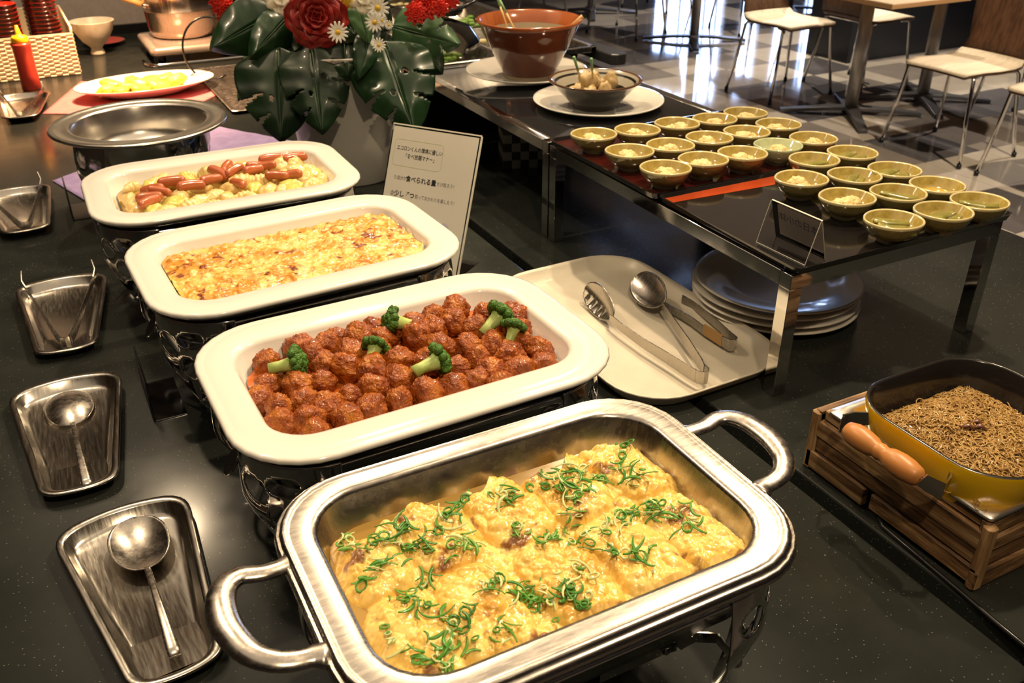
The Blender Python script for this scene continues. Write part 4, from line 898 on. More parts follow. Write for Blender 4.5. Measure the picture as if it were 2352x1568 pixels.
vtongs(-.034, 1.618, R(-3), 'open steel tongs in the tray beside the gratin'); vtongs(-.078, 2.196, R(3), 'open steel tongs in the tray beside the sausage stew'); vtongs(-.028, 3.14, R(-5), 'open steel tongs in the tray by the squeeze bottle')

# ------------------------------------------------------------------ small card holders by the dishes
def lcard(x, y, l_, h, lab, M_, rz=0, foot=.045):
    t = thing('card_stand', lab, 'card stand', (x, y, ZC), rz); b = B(); b.box(-.001, .001, 0, l_, .0, h, .0004); b.box(.001, foot, 0, l_, 0, .002, .0004); obj('acrylic_sheet', b, M_acrylgrey, t, smooth=False)
    b = B(); b.box(-.0022, -.0014, .003, l_-.003, .004, h-.003); obj('label_card', b, M_, t, smooth=False)
lcard(.022, 2.100, .105, .072, 'small dark L-shaped card stand beside the sausage stew dish', M_darkbox)
lcard(.052, 1.212, .115, .068, 'small dark L-shaped card stand beside the meatball dish', M_darkbox)
t = thing('card_stand', 'pale card stand tucked between the meatball dish and steel pan', 'card stand', (.215, .835, ZC)); b = B(); b.box(0, .095, -.001, .001, 0, .074, .0004); b.box(0, .095, .001, .04, 0, .002, .0004); obj('acrylic_sheet', b, M_acrylgrey, t, smooth=False)
b = B(); b.box(.003, .092, -.0025, -.0015, .004, .071); obj('label_card', b, mat('card_taupe', (.30, .26, .20), .4), t, smooth=False)

# ------------------------------------------------------------------ manners sign
ang, ti, SW, SH = R(-54.3), R(23.8), .192, .268
ux = Vector((math.cos(ang), math.sin(ang), 0)); nd = Vector((-math.sin(ang), math.cos(ang), 0)); uy = Vector((0, 0, math.cos(ti)))+nd*math.sin(ti); un = ux.cross(uy)
BL = Vector((.635, 1.442, ZC))-ux*SW
t = thing('acrylic_sign', 'upright acrylic sign with Japanese buffet manners, behind the gratin dish', 'sign', tuple(BL))
b = B(); quadbox(b, (0, 0, 0), ux*SW, uy*SH, .0035)
quadbox(b, Vector((0, 0, 0)), ux*SW, nd*.085+Vector((0, 0, .0003)), .002)
obj('acrylic_sheet', b, M_acryl, t, smooth=False)
b = B(); quadbox(b, ux*.003+uy*.003+un*.0037, ux*(SW-.006), uy*(SH-.006), .0004); obj('paper', b, M_paper, t, smooth=False)
b = B(); quadbox(b, uy*SH-un*.0005, ux*SW, uy*.0025, .0045); quadbox(b, ux*SW-un*.0005, ux*.002, uy*SH, .0045); obj('sign_edge_glint', b, M_edgeglint, t, smooth=False)  # gleam of the sheet's top and side edge, painted as pale strips
mr = Matrix((ux, uy, un)).transposed().to_4x4()
def st(body, x, y, size, M_=M_ink, bold=0, xs=1):
    mm = mr.copy(); mm.translation = ux*x+uy*y+un*.0044; return text('sign_text', body, size, M_, mm, t, bold, xs)
st('エコロンくんの環境に優しい', .0165, .222, .0098, M_ink, .00008, .80); st('「食べ放題マナー」', .034, .208, .0100, M_ink, .00008, .82)
st('①自分が', .020, .166, .0088, M_inkgrey, 0, .82); st('食べられる量', .0475, .165, .0125, M_ink, .00028, .90); st('だけ取ろう！', .1165, .166, .0088, M_inkgrey, 0, .80)
st('②', .018, .135, .0098, M_ink, .0001, .82); st('少しずつ', .0265, .1345, .0125, M_ink, .00028, .92); st('取っておかわりを楽しもう！', .0735, .1355, .0088, M_inkgrey, 0, .80)
st('③', .016, .104, .0098, M_ink, .0001, .82); st('きれいに', .0255, .1035, .0125, M_ink, .00028, .92); st('食べよう！', .0715, .1045, .0088, M_inkgrey, 0, .80)
b = B()   # thin rounded frame round the heading
rg = [Vector((.065+p[0], .2165+p[1], 0)) for p in rr(.108, .050, .008, 0, 4)]
for a, c in zip(rg, rg[1:]+rg[:1]):
    p, q = ux*a.x+uy*a.y+un*.0043, ux*c.x+uy*c.y+un*.0043
    if (q-p).length < 1e-6: continue
    s_ = (q-p).cross(un).normalized()*.00035; b.add([p-s_, q-s_, q+s_, p+s_], [(0, 1, 2, 3)])
obj('heading_frame', b, M_greenline, t, smooth=False)
def disc(b, cx, cy, rx, ry, a=0, off=.0043):
    vs = []
    for k in range(20):
        th = 2*PI*k/20; px, py = rx*math.cos(th), ry*math.sin(th); qx, qy = px*math.cos(a)-py*math.sin(a), px*math.sin(a)+py*math.cos(a); vs.append(ux*(cx+qx)+uy*(cy+qy)+un*off)
    b.add(vs, [tuple(range(20))])
b = B(); disc(b, .130, .072, .004, .008, .3); disc(b, .137, .064, .004, .007, .9); obj('printed_leaves', b, M_leafprint, t, smooth=False)
b = B(); disc(b, .120, .060, .012, .006, .2, .0042); obj('printed_mound', b, M_soilprint, t, smooth=False)
b = B(); disc(b, .147, .085, .012, .014, 0, .00415); obj('printed_blossom', b, M_lilacprint, t, smooth=False)

# ------------------------------------------------------------------ crate with yellow pan of noodles
CX0, CX1, CY0, CY1 = .808, 1.085, .440, .700
t = thing('wooden_crate', 'low charred wood crate under the yellow pan', 'crate', (CX0, CY0, ZC)); w_, l_ = CX1-CX0, CY1-CY0
for k, (za, zb, ya, yb, dx) in enumerate([(.008, .030, -.002, .150, -.003), (.004, .030, .160, l_, -.004), (.032, .052, 0, l_, 0), (.054, .078, 0, l_, -.002), (.080, .094, .012, l_-.012, .004)]):
    b = B(); b.box(dx, dx+.010, ya, yb, za, zb, .0012); obj('plank', b, M_plankY, t, smooth='auto')
for k, (za, zb, dy) in enumerate([(.002, .026, -.004), (.028, .050, 0), (.052, .070, -.002), (.072, .092, .002)]):
    b = B(); b.box(-.004 if k == 0 else .001, w_, dy, dy+.010, za, zb, .0012); obj('plank', b, M_plankX, t, smooth='auto')
for k, (za, zb) in enumerate([(.006, .030), (.034, .058), (.062, .092)]):
    b = B(); b.box(0, w_, l_-.010, l_, za, zb, .0012); obj('plank', b, M_plankX, t, smooth='auto')
for k, (za, zb) in enumerate([(.006, .030), (.034, .058), (.062, .092)]):
    b = B(); b.box(w_-.010, w_, .01, l_-.01, za, zb, .0012); obj('plank', b, M_plankY, t, smooth='auto')
b = B(); b.box(-.004, .010, l_-.010, l_+.004, 0, .090, .003); obj('corner_post', b, M_postwood, t, smooth='auto')
b = B(); b.box(-.003, .012, -.005, .008, .0, .090, .003); obj('corner_post', b, M_postwood, t, smooth='auto')
gx, gy = (CX0+CX1)/2+.003, (CY0+CY1)/2-.008
b = B(); Lx, Ly = w_+.004, l_-.018
b.loft([rr(Lx-.05, Ly-.05, .02, .030), rr(Lx-.032, Ly-.032, .026, .036), rr(Lx-.026, Ly-.026, .028, .092), rr(Lx-.004, Ly-.004, .006, .0955), rr(Lx, Ly, .007, .0945), rr(Lx-.001, Ly-.001, .007, .098), rr(Lx-.022, Ly-.022, .028, .0985), rr(Lx-.028, Ly-.028, .026, .095), rr(Lx-.036, Ly-.036, .024, .040), rr(Lx-.06, Ly-.06, .018, .034)], cap=True)
o = obj('gastronorm_pan', b, steel('pale_steel', (.86, .80, .72), .38, .05), loc=(gx, gy, ZC)); tag(o, 'square-cornered steel insert pan sitting on the wooden crate', 'pan')
yx, yy = .915, .547
t = thing('yellow_pan', 'yellow enamel square pan with turned wood bar handle', 'pan', (yx, yy, ZC)); Ly_ = .222; Lx_ = .232
b = B()
b.loft([rr(Lx_-.07, Ly_-.07, .03, .062), rr(Lx_-.045, Ly_-.045, .045, .066), rr(Lx_-.024, Ly_-.024, .055, .085), rr(Lx_-.008, Ly_-.008, .062, .115), rr(Lx_, Ly_, .066, .138), rr(Lx_-.001, Ly_-.001, .066, .1415)], capend='s'); obj('outer_shell', b, M_yellow, t)
b = B(); b.loft([rr(Lx_-.001, Ly_-.001, .066, .1415), rr(Lx_-.006, Ly_-.006, .064, .1430), rr(Lx_-.011, Ly_-.011, .062, .1405), rr(Lx_-.020, Ly_-.020, .058, .115), rr(Lx_-.045, Ly_-.045, .045, .076), rr(Lx_-.08, Ly_-.08, .03, .072)], capend='e'); obj('inner_lining', b, M_blackenamel, t)
hx, hz = .770-yx, .122
b = B(); prof = [(.0, -.052), (.0075, -.051), (.0115, -.046), (.0140, -.034), (.0145, -.022), (.0128, -.008), (.0098, -.002), (.0096, .002), (.0108, .006), (.0098, .010), (.0098, .012), (.0125, .018), (.0142, .032), (.0138, .046), (.0105, .056), (.0060, .059), (0, .060)]
rs = [[(hx+max(r_, .0003)*math.cos(2*PI*j/20), .012+y_, hz+max(r_, .0003)*math.sin(2*PI*j/20)) for j in range(20)] for r_, y_ in prof]; b.loft(rs, cap=True)
obj('wood_handle', b, M_handlewood, t)
for yy_, dd in ((-.043, -1), (.075, 1)):
    b = B(); strip(b, [(hx-.004, yy_, hz+.004), (hx+.004, yy_+dd*.006, hz-.002), (hx+.014, yy_+dd*.016, hz-.008), (hx+.030, yy_+dd*.010, hz-.004), (hx+.046, yy_-dd*.010, hz+.004)], [.0085, .010, .011, .010, .008], .0012, True); obj('handle_bracket', b, M_steel_soft, t, smooth='auto')
b = B(); b.ball((hx, -.041, hz), .0038, 10, 6); obj('bracket_rivet', b, M_darkchrome, t)
def nood_h(x, y):
    e = max(abs(x)/.098, abs(y)/.092); return .100+.020*max(0, 1-e*e)+.004*fbm(x, y, 0, 25, 3)
o = obj('noodle_mass', fill_grid(.196, .186, .05, 60, 60, nood_h), M_noodbase, loc=(yx, yy, ZC)); tag(o, 'sauce-soaked base of the glass noodles in the yellow pan', 'food', kind='stuff')
random.seed(12); b = B()
for k in range(1500):
    x, y = rnd(-.090, .090), rnd(-.085, .085); a = rnd(0, 6.28); pts = []; cur = rnd(-.85, .85); st_ = rnd(.0022, .0042)
    for q in range(11):
        if abs(x) > .092 or abs(y) > .086: a += 1.2
        pts.append((x, y, nood_h(x, y)+.0012+.0022*math.sin(q*.9+k)+rnd(0, .0008))); a += cur+rnd(-.65, .65); x += st_*math.cos(a); y += st_*math.sin(a)
    b.tube(pts, rnd(.0006, .0011), 5)
o = obj('glass_noodles', b, M_noodle, loc=(yx, yy, ZC)); tag(o, 'tangle of translucent brown glass noodles in the yellow pan', 'food', kind='stuff')
b = B(); 
for k, (dx, dy) in enumerate(((-.012, .02), (-.002, .012), (.006, .022))): b.tube([(dx, dy, nood_h(dx, dy)+.002), (dx+.006, dy-.006, nood_h(dx, dy)+.008), (dx+.010, dy-.012, nood_h(dx, dy)+.003)], [.003, .0042, .003], 8, flat=.5)
o = obj('mushroom_shreds', b, mat('brown_shreds', (.12, .045, .022), .3, coat=.3), loc=(yx-.01, yy-.01, ZC)); tag(o, 'few dark brown shreds on top of the glass noodles', 'food', kind='stuff')
# black pan handle edge at right + spoon dark
b = B(); b.tube([(1.130, .700, ZC+.012), (1.160, .690, ZC+.022), (1.190, .672, ZC+.030), (1.215, .650, ZC+.034)], [.010, .016, .021, .020], 12, flat=.5); o = obj('ladle_rest', b, M_blackplastic); tag(o, 'black plastic ladle lying on the counter at the right edge of the photo', 'ladle')
# cable
b = B(); b.tube([(.860, .590, ZC+.004), (.812, .580, ZC+.004), (.800, .560, ZC+.003), (.797, .510, ZC+.003), (.792, .440, ZC+.003), (.787, .392, ZC+.004), (.784, .350, ZC+.005), (.782, .326, ZC-.002), (.780, .317, ZC-.03), (.779, .314, ZC-.09), (.778, .312, ZC-.3)], .0030, 8)
o = obj('power_cable', b, M_blackplastic); tag(o, 'thin black cable running along the counter gap and over the front edge', 'cable')

# ------------------------------------------------------------------ flower arrangement
FA = thing('flower_arrangement', 'tall greyish white vase of monstera leaves and red and white flowers', 'flower arrangement', (.66, 2.12, ZC))
b = B(); b.lathe([(.001, 0), (.105, 0), (.110, .004), (.122, .10), (.136, .20), (.150, .30), (.152, .305), (.148, .306), (.140, .29), (.10, .285), (.001, .285)], 56); obj('vase', b, M_vase, FA)
fo = Vector((.66, 2.12, ZC))
def leafgrid(base, tip, W_, kind, seed, M_, curl=.12, sag=.15):
    base, tip = Vector(base)-fo, Vector(tip)-fo; ax_ = tip-base; l_ = ax_.length; ax_.normalize()
    view = Vector((.66, 2.12, -.45)).normalized(); sd = ax_.cross(view).normalized(); nr = sd.cross(ax_).normalized()
    if nr.dot(view) > 0: nr = -nr
    ns, nt = 56, 44; b = B(); P = {}
    def wid(s): return (math.sin(PI*min(max(s, 0), 1)**.62))**.75*(1-.15*s) if s > 0 else 0
    sl = [] if kind == 0 else [(.42, 1, .45), (.64, 1, .35), (.52, -1, .42), (.74, -1, .35)]
    ho = [] if kind == 0 else [(.40, .24, .035, .08), (.58, -.22, .03, .07)]
    for i in range(ns+1):
        for j in range(nt+1):
            s, v = i/ns, -1+2*j/nt; w_ = W_*.5*wid(s); swp = .16*abs(v)**1.5   # side lobes sweep to the tip
            se = s+swp*(1-s)*.5-.10*abs(v)**2*(1 if s < .3 else max(0, 1-(s-.3)/.3)); rip = .035*math.sin(abs(v)*2+s*26)*abs(v)
            z = -curl*W_*v*v-sag*l_*s*s+rip*W_*.35+.02*W_*noise.noise(Vector((s*4, v*2, seed))) + .02*W_*(abs(v) > .05)
            p = base+ax_*(l_*se)+sd*(v*w_)+nr*z; P[(i, j)] = len(b.v); b.v.append(tuple(p))
    for i in range(ns):
        for j in range(nt):
            s, v = (i+.5)/ns, -1+2*(j+.5)/nt; bad = False
            for c_, sg, st_ in sl:
                if v*sg > st_ and abs(s-c_-.08*(abs(v)-st_)) < .006+.020*(abs(v)-st_)/(1-st_): bad = True
            for c_, vc, rs_, rv in ho:
                if ((s-c_)/rs_)**2+((v-vc)/rv)**2 < 1: bad = True
            if not bad: b.f.append((P[(i, j)], P[(i+1, j)], P[(i+1, j+1)], P[(i, j+1)])); b.mi.append(0)
    o = obj('leaf', b, M_, FA); m_ = o.modifiers.new('solid', 'SOLIDIFY'); m_.thickness = .0006
    b = B(); b.tube([tuple(base+ax_*(l_*k/8)+nr*(-sag*l_*(k/8)**2+.0012)) for k in range(9)], [.0022-.0018*k/8 for k in range(9)], 6); r_ = obj('leaf_rib', b, M_stem, o)
    return o
leafgrid((.539, 2.168, .384+ZC), (.379, 2.127, .33+ZC), .135, 0, 1, M_leaf, .20, .10)  # these leaves and the flowers below: positions from image pixels at chosen depths
leafgrid((.55, 2.121, .381+ZC), (.448, 2.049, .326+ZC), .095, 0, 2, M_leaf, .22, .15)
leafgrid((.507, 2.08, .322+ZC), (.456, 1.95, .175+ZC), .205, 1, 3, M_leaf2)
leafgrid((.567, 2.029, .33+ZC), (.529, 1.886, .200+ZC), .165, 1, 4, M_leaf2)
leafgrid((.707, 1.961, .338+ZC), (.697, 1.791, .205+ZC), .195, 1, 5, M_leaf)
leafgrid((.757, 2.035, .353+ZC), (.867, 1.921, .325+ZC), .125, 1, 6, M_leafpale, .15, .05)
leafgrid((.797, 2.062, .326+ZC), (.829, 1.95, .270+ZC), .120, 0, 7, M_leaf2)
leafgrid((.654, 2.124, .348+ZC), (.504, 2.073, .300+ZC), .170, 0, 8, M_leaf2)
leafgrid((.668, 1.998, .426+ZC), (.663, 1.931, .350+ZC), .062, 0, 9, M_leafpale)
leafgrid((.684, 1.973, .359+ZC), (.628, 1.898, .290+ZC), .060, 0, 10, M_leaf)
leafgrid((.497, 2.202, .301+ZC), (.417, 2.13, .215+ZC), .055, 0, 11, M_leafpale)
leafgrid((.639, 2.022, .338+ZC), (.615, 1.946, .285+ZC), .160, 0, 12, M_leaf2)
random.seed(14)
for k in range(30):
    a = rnd(PI*.85, PI*2.15); q = rnd(.04, .13); bs_ = Vector((.66+q*.6*math.cos(a), 2.12+q*.6*math.sin(a), ZC+rnd(.30, .44))); tp = bs_+Vector((math.cos(a)*rnd(.05, .10), math.sin(a)*rnd(.05, .10), rnd(-.05, .03)))
    leafgrid(tuple(bs_), tuple(tp), rnd(.09, .15), 0, 20+k, M_leaf2)
b = B(); b.ball((0, 0, .33), .105, 20, 12, (1.05, 1, .75), fn=lambda d: 1+.15*noise.noise(d*3)); obj('dark_foliage_fill', b, M_leaf2, FA)  # added dark leafy ball, fills in the darkness between the leaves
def petalring(b, c, R_, n_, tilt, wdt, cup, up_=.0, ph=0, wav=.1):
    view = (Vector((0, 0, 1.5))-Vector(c)).normalized(); a1 = view.cross(Vector((0, 0, 1))).normalized(); a2 = view.cross(a1); cl = Vector(c)-fo
    for k in range(n_):
        th = ph+2*PI*k/n_; d = a1*math.cos(th)+a2*math.sin(th); s_ = view.cross(d); rs = []
        for i in range(6):
            t_ = i/5; ww = wdt*math.sin(PI*min(max(t_*.8+.12, 0), 1))**.6; row = []
            for j in range(5):
                v = -1+j/2; lift = math.sin(t_*PI/2)*R_*cup+up_-abs(v)*0; cur = -(v*v)*ww*.4*(-1 if cup > .5 else 1)
                p = cl+d*(R_*t_*math.cos(tilt))+view*(R_*t_*math.sin(tilt)+up_+(cup*R_*t_*(1-t_)) + wav*R_*math.sin(v*5+k)*t_*.3 + abs(v)**2*ww*.5*(cup > .3))+s_*(v*ww)
                row.append(tuple(p))
            rs.append(row)
        b.loft(rs, closed=False)
def rose(c, R_, M_, cap):
    b = B(); c = (c[0], c[1], c[2]+ZC)
    for lv, (rr_, n_, ti_, w_) in enumerate([(1.0, 6, .15, .55), (.88, 6, .45, .50), (.72, 5, .75, .42), (.56, 5, 1.0, .32), (.42, 4, 1.2, .24), (.28, 3, 1.35, .16)]):
        petalring(b, c, R_*rr_, n_, ti_, R_*w_, .35, R_*.05*lv, lv*.7, .12)
    o = obj(cap, b, M_, FA); m_ = o.modifiers.new('solid', 'SOLIDIFY'); m_.thickness = .0008; return o
rose((.567, 1.969, .400), .066, M_rose, 'rose')['label'] = 'large dark red rose'
def carn(c, R_, M_, nm='carnation'):
    random.seed(int(c[0]*1000)); b = B(); c = (c[0], c[1], c[2]+ZC)
    for lv in range(5): petalring(b, c, R_*(1-.13*lv), 9, .2+.28*lv, R_*.22, .1, R_*.06*lv, lv*.4, .5)
    o = obj(nm, b, M_, FA); m_ = o.modifiers.new('solid', 'SOLIDIFY'); m_.thickness = .0006; return o
for c, r_ in (((.435, 2.222, .384), .030), ((.426, 2.238, .401), .026), ((.813, 1.973, .403), .036), ((.784, 1.955, .391), .026), ((.888, 1.999, .404), .022), ((.845, 1.965, .395), .022)): carn(c, r_, M_carn)
for c, r_ in (((.524, 2.073, .426), .036), ((.666, 1.941, .436), .036), ((.612, 1.969, .436), .030)):
    b = B(); petalring(b, (c[0], c[1], c[2]+ZC), r_, 5, .2, r_*.55, .2, 0, .3, .3); petalring(b, (c[0], c[1], c[2]+ZC), r_*.6, 4, .7, r_*.35, .2, .003, .8, .3); o = obj('white_blossom', b, M_petal, FA); m_ = o.modifiers.new('solid', 'SOLIDIFY'); m_.thickness = .0006
carn((.634, 1.953, .428), .017, M_yelpet, 'yellow_blossom')
for c, r_ in (((.587, 1.894, .379), .022), ((.685, 1.918, .415), .025), ((.672, 1.908, .389), .021), ((.697, 1.892, .384), .010), ((.655, 1.844, .356), .015), ((.687, 1.902, .392), .012)):
    b = B(); cc = (c[0], c[1], c[2]+ZC); petalring(b, cc, r_, 14, .15, r_*.12, .1, .001, 0, .1); o = obj('daisy', b, M_dpetal, FA); m_ = o.modifiers.new('solid', 'SOLIDIFY'); m_.thickness = .0004
    b = B(); b.ball(tuple(Vector(c)-Vector((.66, 2.12, 0))+(Vector((0, 0, 1.5))-Vector(cc)).normalized()*.002), r_*.26, 10, 6); obj('daisy_centre', b, M_dcen, o)

# ------------------------------------------------------------------ cloths, napkin, back left group
def cloth(pts, z, name, M_, lab, cat, amp=.002):
    # pts: quad corners, bilinear grid with gentle wrinkles
    n_ = 40; b = B(); p = [Vector((*q, 0)) for q in pts]
    for j in range(n_+1):
        for i in range(n_+1):
            u, v = i/n_, j/n_; q = p[0]*(1-u)*(1-v)+p[1]*u*(1-v)+p[2]*u*v+p[3]*(1-u)*v; b.v.append((q.x, q.y, z+amp*(.5+.5*math.sin(q.x*70+q.y*30+3*noise.noise(q*9)))*.8+amp*abs(noise.noise(q*22))))
    for j in range(n_):
        for i in range(n_): a = j*(n_+1)+i; b.f.append((a, a+1, a+n_+2, a+n_+1)); b.mi.append(0)
    o = obj(name, b, M_); m_ = o.modifiers.new('solid', 'SOLIDIFY'); m_.thickness = .001; tag(o, lab, cat); return o
cloth([(.000, 2.400), (.10, 2.07), (.66, 2.34), (.44, 2.70)], ZC+.0012, 'lilac_cloth', M_purple, 'wrinkled lilac cloth spread under the round chafing dish', 'cloth')
cloth([(.02, 3.06), (.36, 2.86), (.62, 3.13), (.16, 3.43)], ZC+.0008, 'pink_napkin', M_pink, 'flat pink paper napkin under the oval omelette plate', 'napkin', .0006)
b = B(); b.lathe([(.001, .003), (.52, .003), (.56, 0), (.60, .004), (.80, .018), (.96, .030), (1.0, .034), (.985, .0365), (.94, .033), (.78, .022), (.62, .012), (.50, .009), (.001, .009)], 60)
for i, v in enumerate(b.v): b.v[i] = (v[0]*.215, v[1]*.130, v[2])
o = obj('oval_plate', b, M_plate, loc=(.335, 3.165, ZC+.0025), rz=R(2)); tag(o, 'large oval white plate of yellow omelette pieces on the pink napkin', 'plate')
random.seed(9); omm = [me_of('omelette_piece', lumpball(50+k, .03, .25, 1.4, 18, 12, (1.25, .8, .5)), M_omel) for k in range(3)]
for k, (ox, oy) in enumerate([(.215, 3.135), (.250, 3.160), (.285, 3.130), (.320, 3.165), (.355, 3.135), (.390, 3.170), (.425, 3.145), (.255, 3.105), (.310, 3.098), (.365, 3.103), (.30, 3.20), (.36, 3.205), (.42, 3.19), (.24, 3.19)]):
    o = bpy.data.objects.new('omelette_piece', omm[k % 3]); C.objects.link(o); o.location = (ox, oy, ZC+.030+(.006 if 3 < k < 7 else 0)); o.rotation_euler = (rnd(-.3, .3), rnd(-.3, .3), rnd(0, 6)); tag(o, 'folded yellow omelette piece on the oval plate', 'food', 'omelette pieces on the oval plate')
# flat steel sheet beneath the vase side
b = B(); b.loft([rr(.42, .60, .015, .004), rr(.43, .61, .018, .009), rr(.436, .616, .02, .010), rr(.430, .610, .018, .0115), rr(.41, .59, .014, .0065)], cap=True); o = obj('sheet_pan', b, M_steel_worn, loc=(.735, 3.085, ZC), smooth='auto'); tag(o, 'flat steel sheet pan on the counter behind the vase', 'tray')
# basket of lacquer bowls
BX0, BX1, BY0, BY1, BH = -.36, .172, 3.545, 4.02, .135
t = thing('woven_basket', 'cream woven basket holding the stacks of lacquer bowls', 'basket', ((BX0+BX1)/2, (BY0+BY1)/2, ZC)); hx_, hy_ = (BX1-BX0)/2, (BY1-BY0)/2
def weave(b, p, u, n_, W2, Hh, out):
    cols = int(W2/.019); rws = int(Hh/.0065)
    for j in range(rws):
        z = (j+.5)*Hh/rws
        for i in range(cols):
            x = (i+.5)*W2/cols; off = .0022 if (i+j) % 2 else -.0006; c = Vector(p)+Vector(u)*x+Vector(n_)*off; b.cur = 0
            d = Vector(u)*(W2/cols*.49); o_ = Vector(n_)*.0022; zz_ = Vector((0, 0, .0029)); c.z += z
            b.add([c-d-zz_, c+d-zz_, c+d*.8+o_, c-d*.8+o_, c-d+zz_, c+d+zz_], [(0, 1, 2, 3), (3, 2, 5, 4), (0, 3, 4), (1, 5, 2)])
b = B()
weave(b, (-hx_, -hy_, 0), (1, 0, 0), (0, -1, 0), 2*hx_, BH, 0); weave(b, (hx_, -hy_, 0), (0, 1, 0), (1, 0, 0), 2*hy_, BH+.02, 0)
b.box(-hx_, hx_, -hy_, -hy_+.004, 0, BH); b.box(hx_-.004, hx_, -hy_, hy_, 0, BH+.02); b.box(-hx_, hx_, hy_-.004, hy_, 0, BH+.02); b.box(-hx_, -hx_+.004, -hy_, hy_, 0, BH+.02); b.box(-hx_, hx_, -hy_, hy_, 0, .004)
o = obj('woven_wall', b, M_basket, t, smooth=False); o['kind'] = 'stuff'
b = B(); b.tube([(-hx_, -hy_, BH), (hx_, -hy_, BH), (hx_, -hy_+.001, BH+.02), (hx_, hy_, BH+.02), (-hx_, hy_, BH+.02)], .004, 8); obj('basket_rim', b, M_basket, t)
b = B(); b.lathe([(.001, 0), (.026, 0), (.028, .004), (.034, .010), (.045, .028), (.050, .046), (.0505, .048), (.0485, .048), (.043, .028), (.030, .012), (.001, .010)], 26, mats=[0, 0, 0, 0, 0, 0, 1, 1, 1, 1]); lbm = me_of('lacquer_bowl', b, [M_brownred, M_bowlred])
stk = [('front right stack', .100, 3.66, 15), ('front middle stack', -.022, 3.655, 14), ('back right stack', .095, 3.79, 16), ('back middle stack', -.03, 3.79, 16)]
for nm, sx_, sy_, n_ in stk:
    for k in range(n_):
        o = bpy.data.objects.new('lacquer_bowl', lbm); C.objects.link(o); o.location = (sx_, sy_, ZC+.006+k*.0135); o.rotation_euler = (0, 0, k)
        tag(o, 'dark red lacquer soup bowl in the '+nm+' of the woven basket'+(', topmost' if k == n_-1 else ''), 'bowl', 'lacquer soup bowls in the basket, '+nm)
# squeeze bottle
t = thing('squeeze_bottle', 'red squeeze bottle with yellow nozzle beside the woven basket', 'bottle', (.010, 3.395, ZC)); b = B(); b.lathe([(.001, 0), (.026, 0), (.029, .004), (.0285, .05), (.0275, .10), (.0285, .135), (.031, .142), (.030, .146), (.020, .150), (.001, .150)], 28); obj('bottle_body', b, M_bottle, t)
b = B(); b.lathe([(.001, .148), (.024, .148), (.025, .151), (.0245, .164), (.021, .168), (.011, .171), (.0085, .176), (.0045, .200), (.001, .201)], 24); obj('nozzle_cap', b, M_cap, t)
# grey bowl with greens and saucer
b = B(); b.lathe([(.001, 0), (.024, 0), (.026, .004), (.020, .020), (.021, .026), (.045, .048), (.068, .085), (.078, .118), (.079, .121), (.075, .120), (.064, .085), (.040, .052), (.001, .046)], 36); o = obj('footed_bowl', b, M_greybowl, loc=(.262, 3.86, ZC)); tag(o, 'pale footed bowl with dark greens behind the basket', 'bowl')
b = B(); b.lathe([(.001, .096), (.03, .098), (.066, .094)], 24, wob=lambda a, k: 1+.05*math.sin(5*a)); o = obj('dark_greens', b, M_greens, loc=(.262, 3.86, ZC)); tag(o, 'dark leafy greens inside the pale footed bowl', 'food', kind='stuff')
b = B(); b.lathe([(.001, .002), (.04, .0), (.05, .003), (.078, .014), (.079, .016), (.074, .0155), (.045, .006), (.001, .005)], 36, mats=[0, 0, 0, 0, 0, 1, 1]); o = obj('lacquer_saucer', b, [M_brownred, M_bowlred], loc=(.305, 4.03, ZC)); tag(o, 'dark red lacquer saucer behind the footed bowl', 'saucer')
# induction hob and pot
t = thing('induction_hob', 'champagne portable induction hob on a wire frame, far left back', 'hob', (.60, 3.72, ZC)); b = B(); b.loft([rr(.36, .33, .02, .030), rr(.375, .345, .025, .036), rr(.375, .345, .025, .052), rr(.36, .33, .02, .058)], cap=True); obj('hob_body', b, M_hob, t)
b = B(); b.loft([rr(.33, .30, .01, .0575), rr(.33, .30, .01, .0595)], cap=True); obj('glass_top', b, M_hobtop, t, smooth=False)
for sx, sy in ((-1, -1), (1, -1), (1, 1), (-1, 1)):
    b = B(); b.lathe([(.001, 0), (.014, 0), (.014, .028), (.012, .031), (.001, .031)], 14, sx*.15, sy*.135); obj('foot', b, M_blackplastic, t)
b = B(); b.tube([(-.21, -.10, .006), (-.21, -.16, .006), (-.20, -.185, .006), (-.17, -.195, .006), (.12, -.20, .006), (.16, -.19, .006), (.19, -.165, .008), (.20, -.12, .012), (.20, .1, .02)], .006, 8); obj('wire_frame', b, M_chrome, t)
t = thing('steel_pot', 'steel pot on the induction hob, cut by the top edge', 'pot', (.565, 3.76, ZC+.0600)); b = B(); b.lathe([(.001, 0), (.10, 0), (.112, .006), (.120, .03), (.126, .095), (.128, .0955), (.128, .098), (.126, .10), (.128, .185), (.132, .188), (.132, .191), (.126, .190), (.122, .10), (.11, .01), (.001, .006)], 48); obj('pot_body', b, M_pot, t)
b = B(); b.tube([(-.127, .02, .115), (-.15, .025, .125), (-.175, .03, .14), (-.19, .03, .15)], [.012, .010, .016, .014], 10); obj('side_grip', b, M_bamboo, t)
b = B(); b.ball((-.125, -.045, .118), .009, 12, 8); obj('rivet', b, M_chrome, t)
# dark crate behind, folded kraft bag and black wire loop
b = B(); b.box(.66, .75, 3.93, 4.18, ZC, ZC+.26, .004); o = obj('storage_box', b, mat('kraft_brown', (.34, .20, .08), .7), smooth=False); tag(o, 'brown kraft box end behind the induction hob', 'box')
b = B(); lp = []
for k in range(26):
    a = R(60+k*9.5); lp.append((.56+.085*math.cos(a)*1.0, 3.23, ZC+.105+.100*math.sin(a)))
b.tube(lp, .0035, 8); o = obj('wire_loop', b, M_blackplastic); tag(o, 'black cable loop hanging beside the monstera leaf', 'cable')

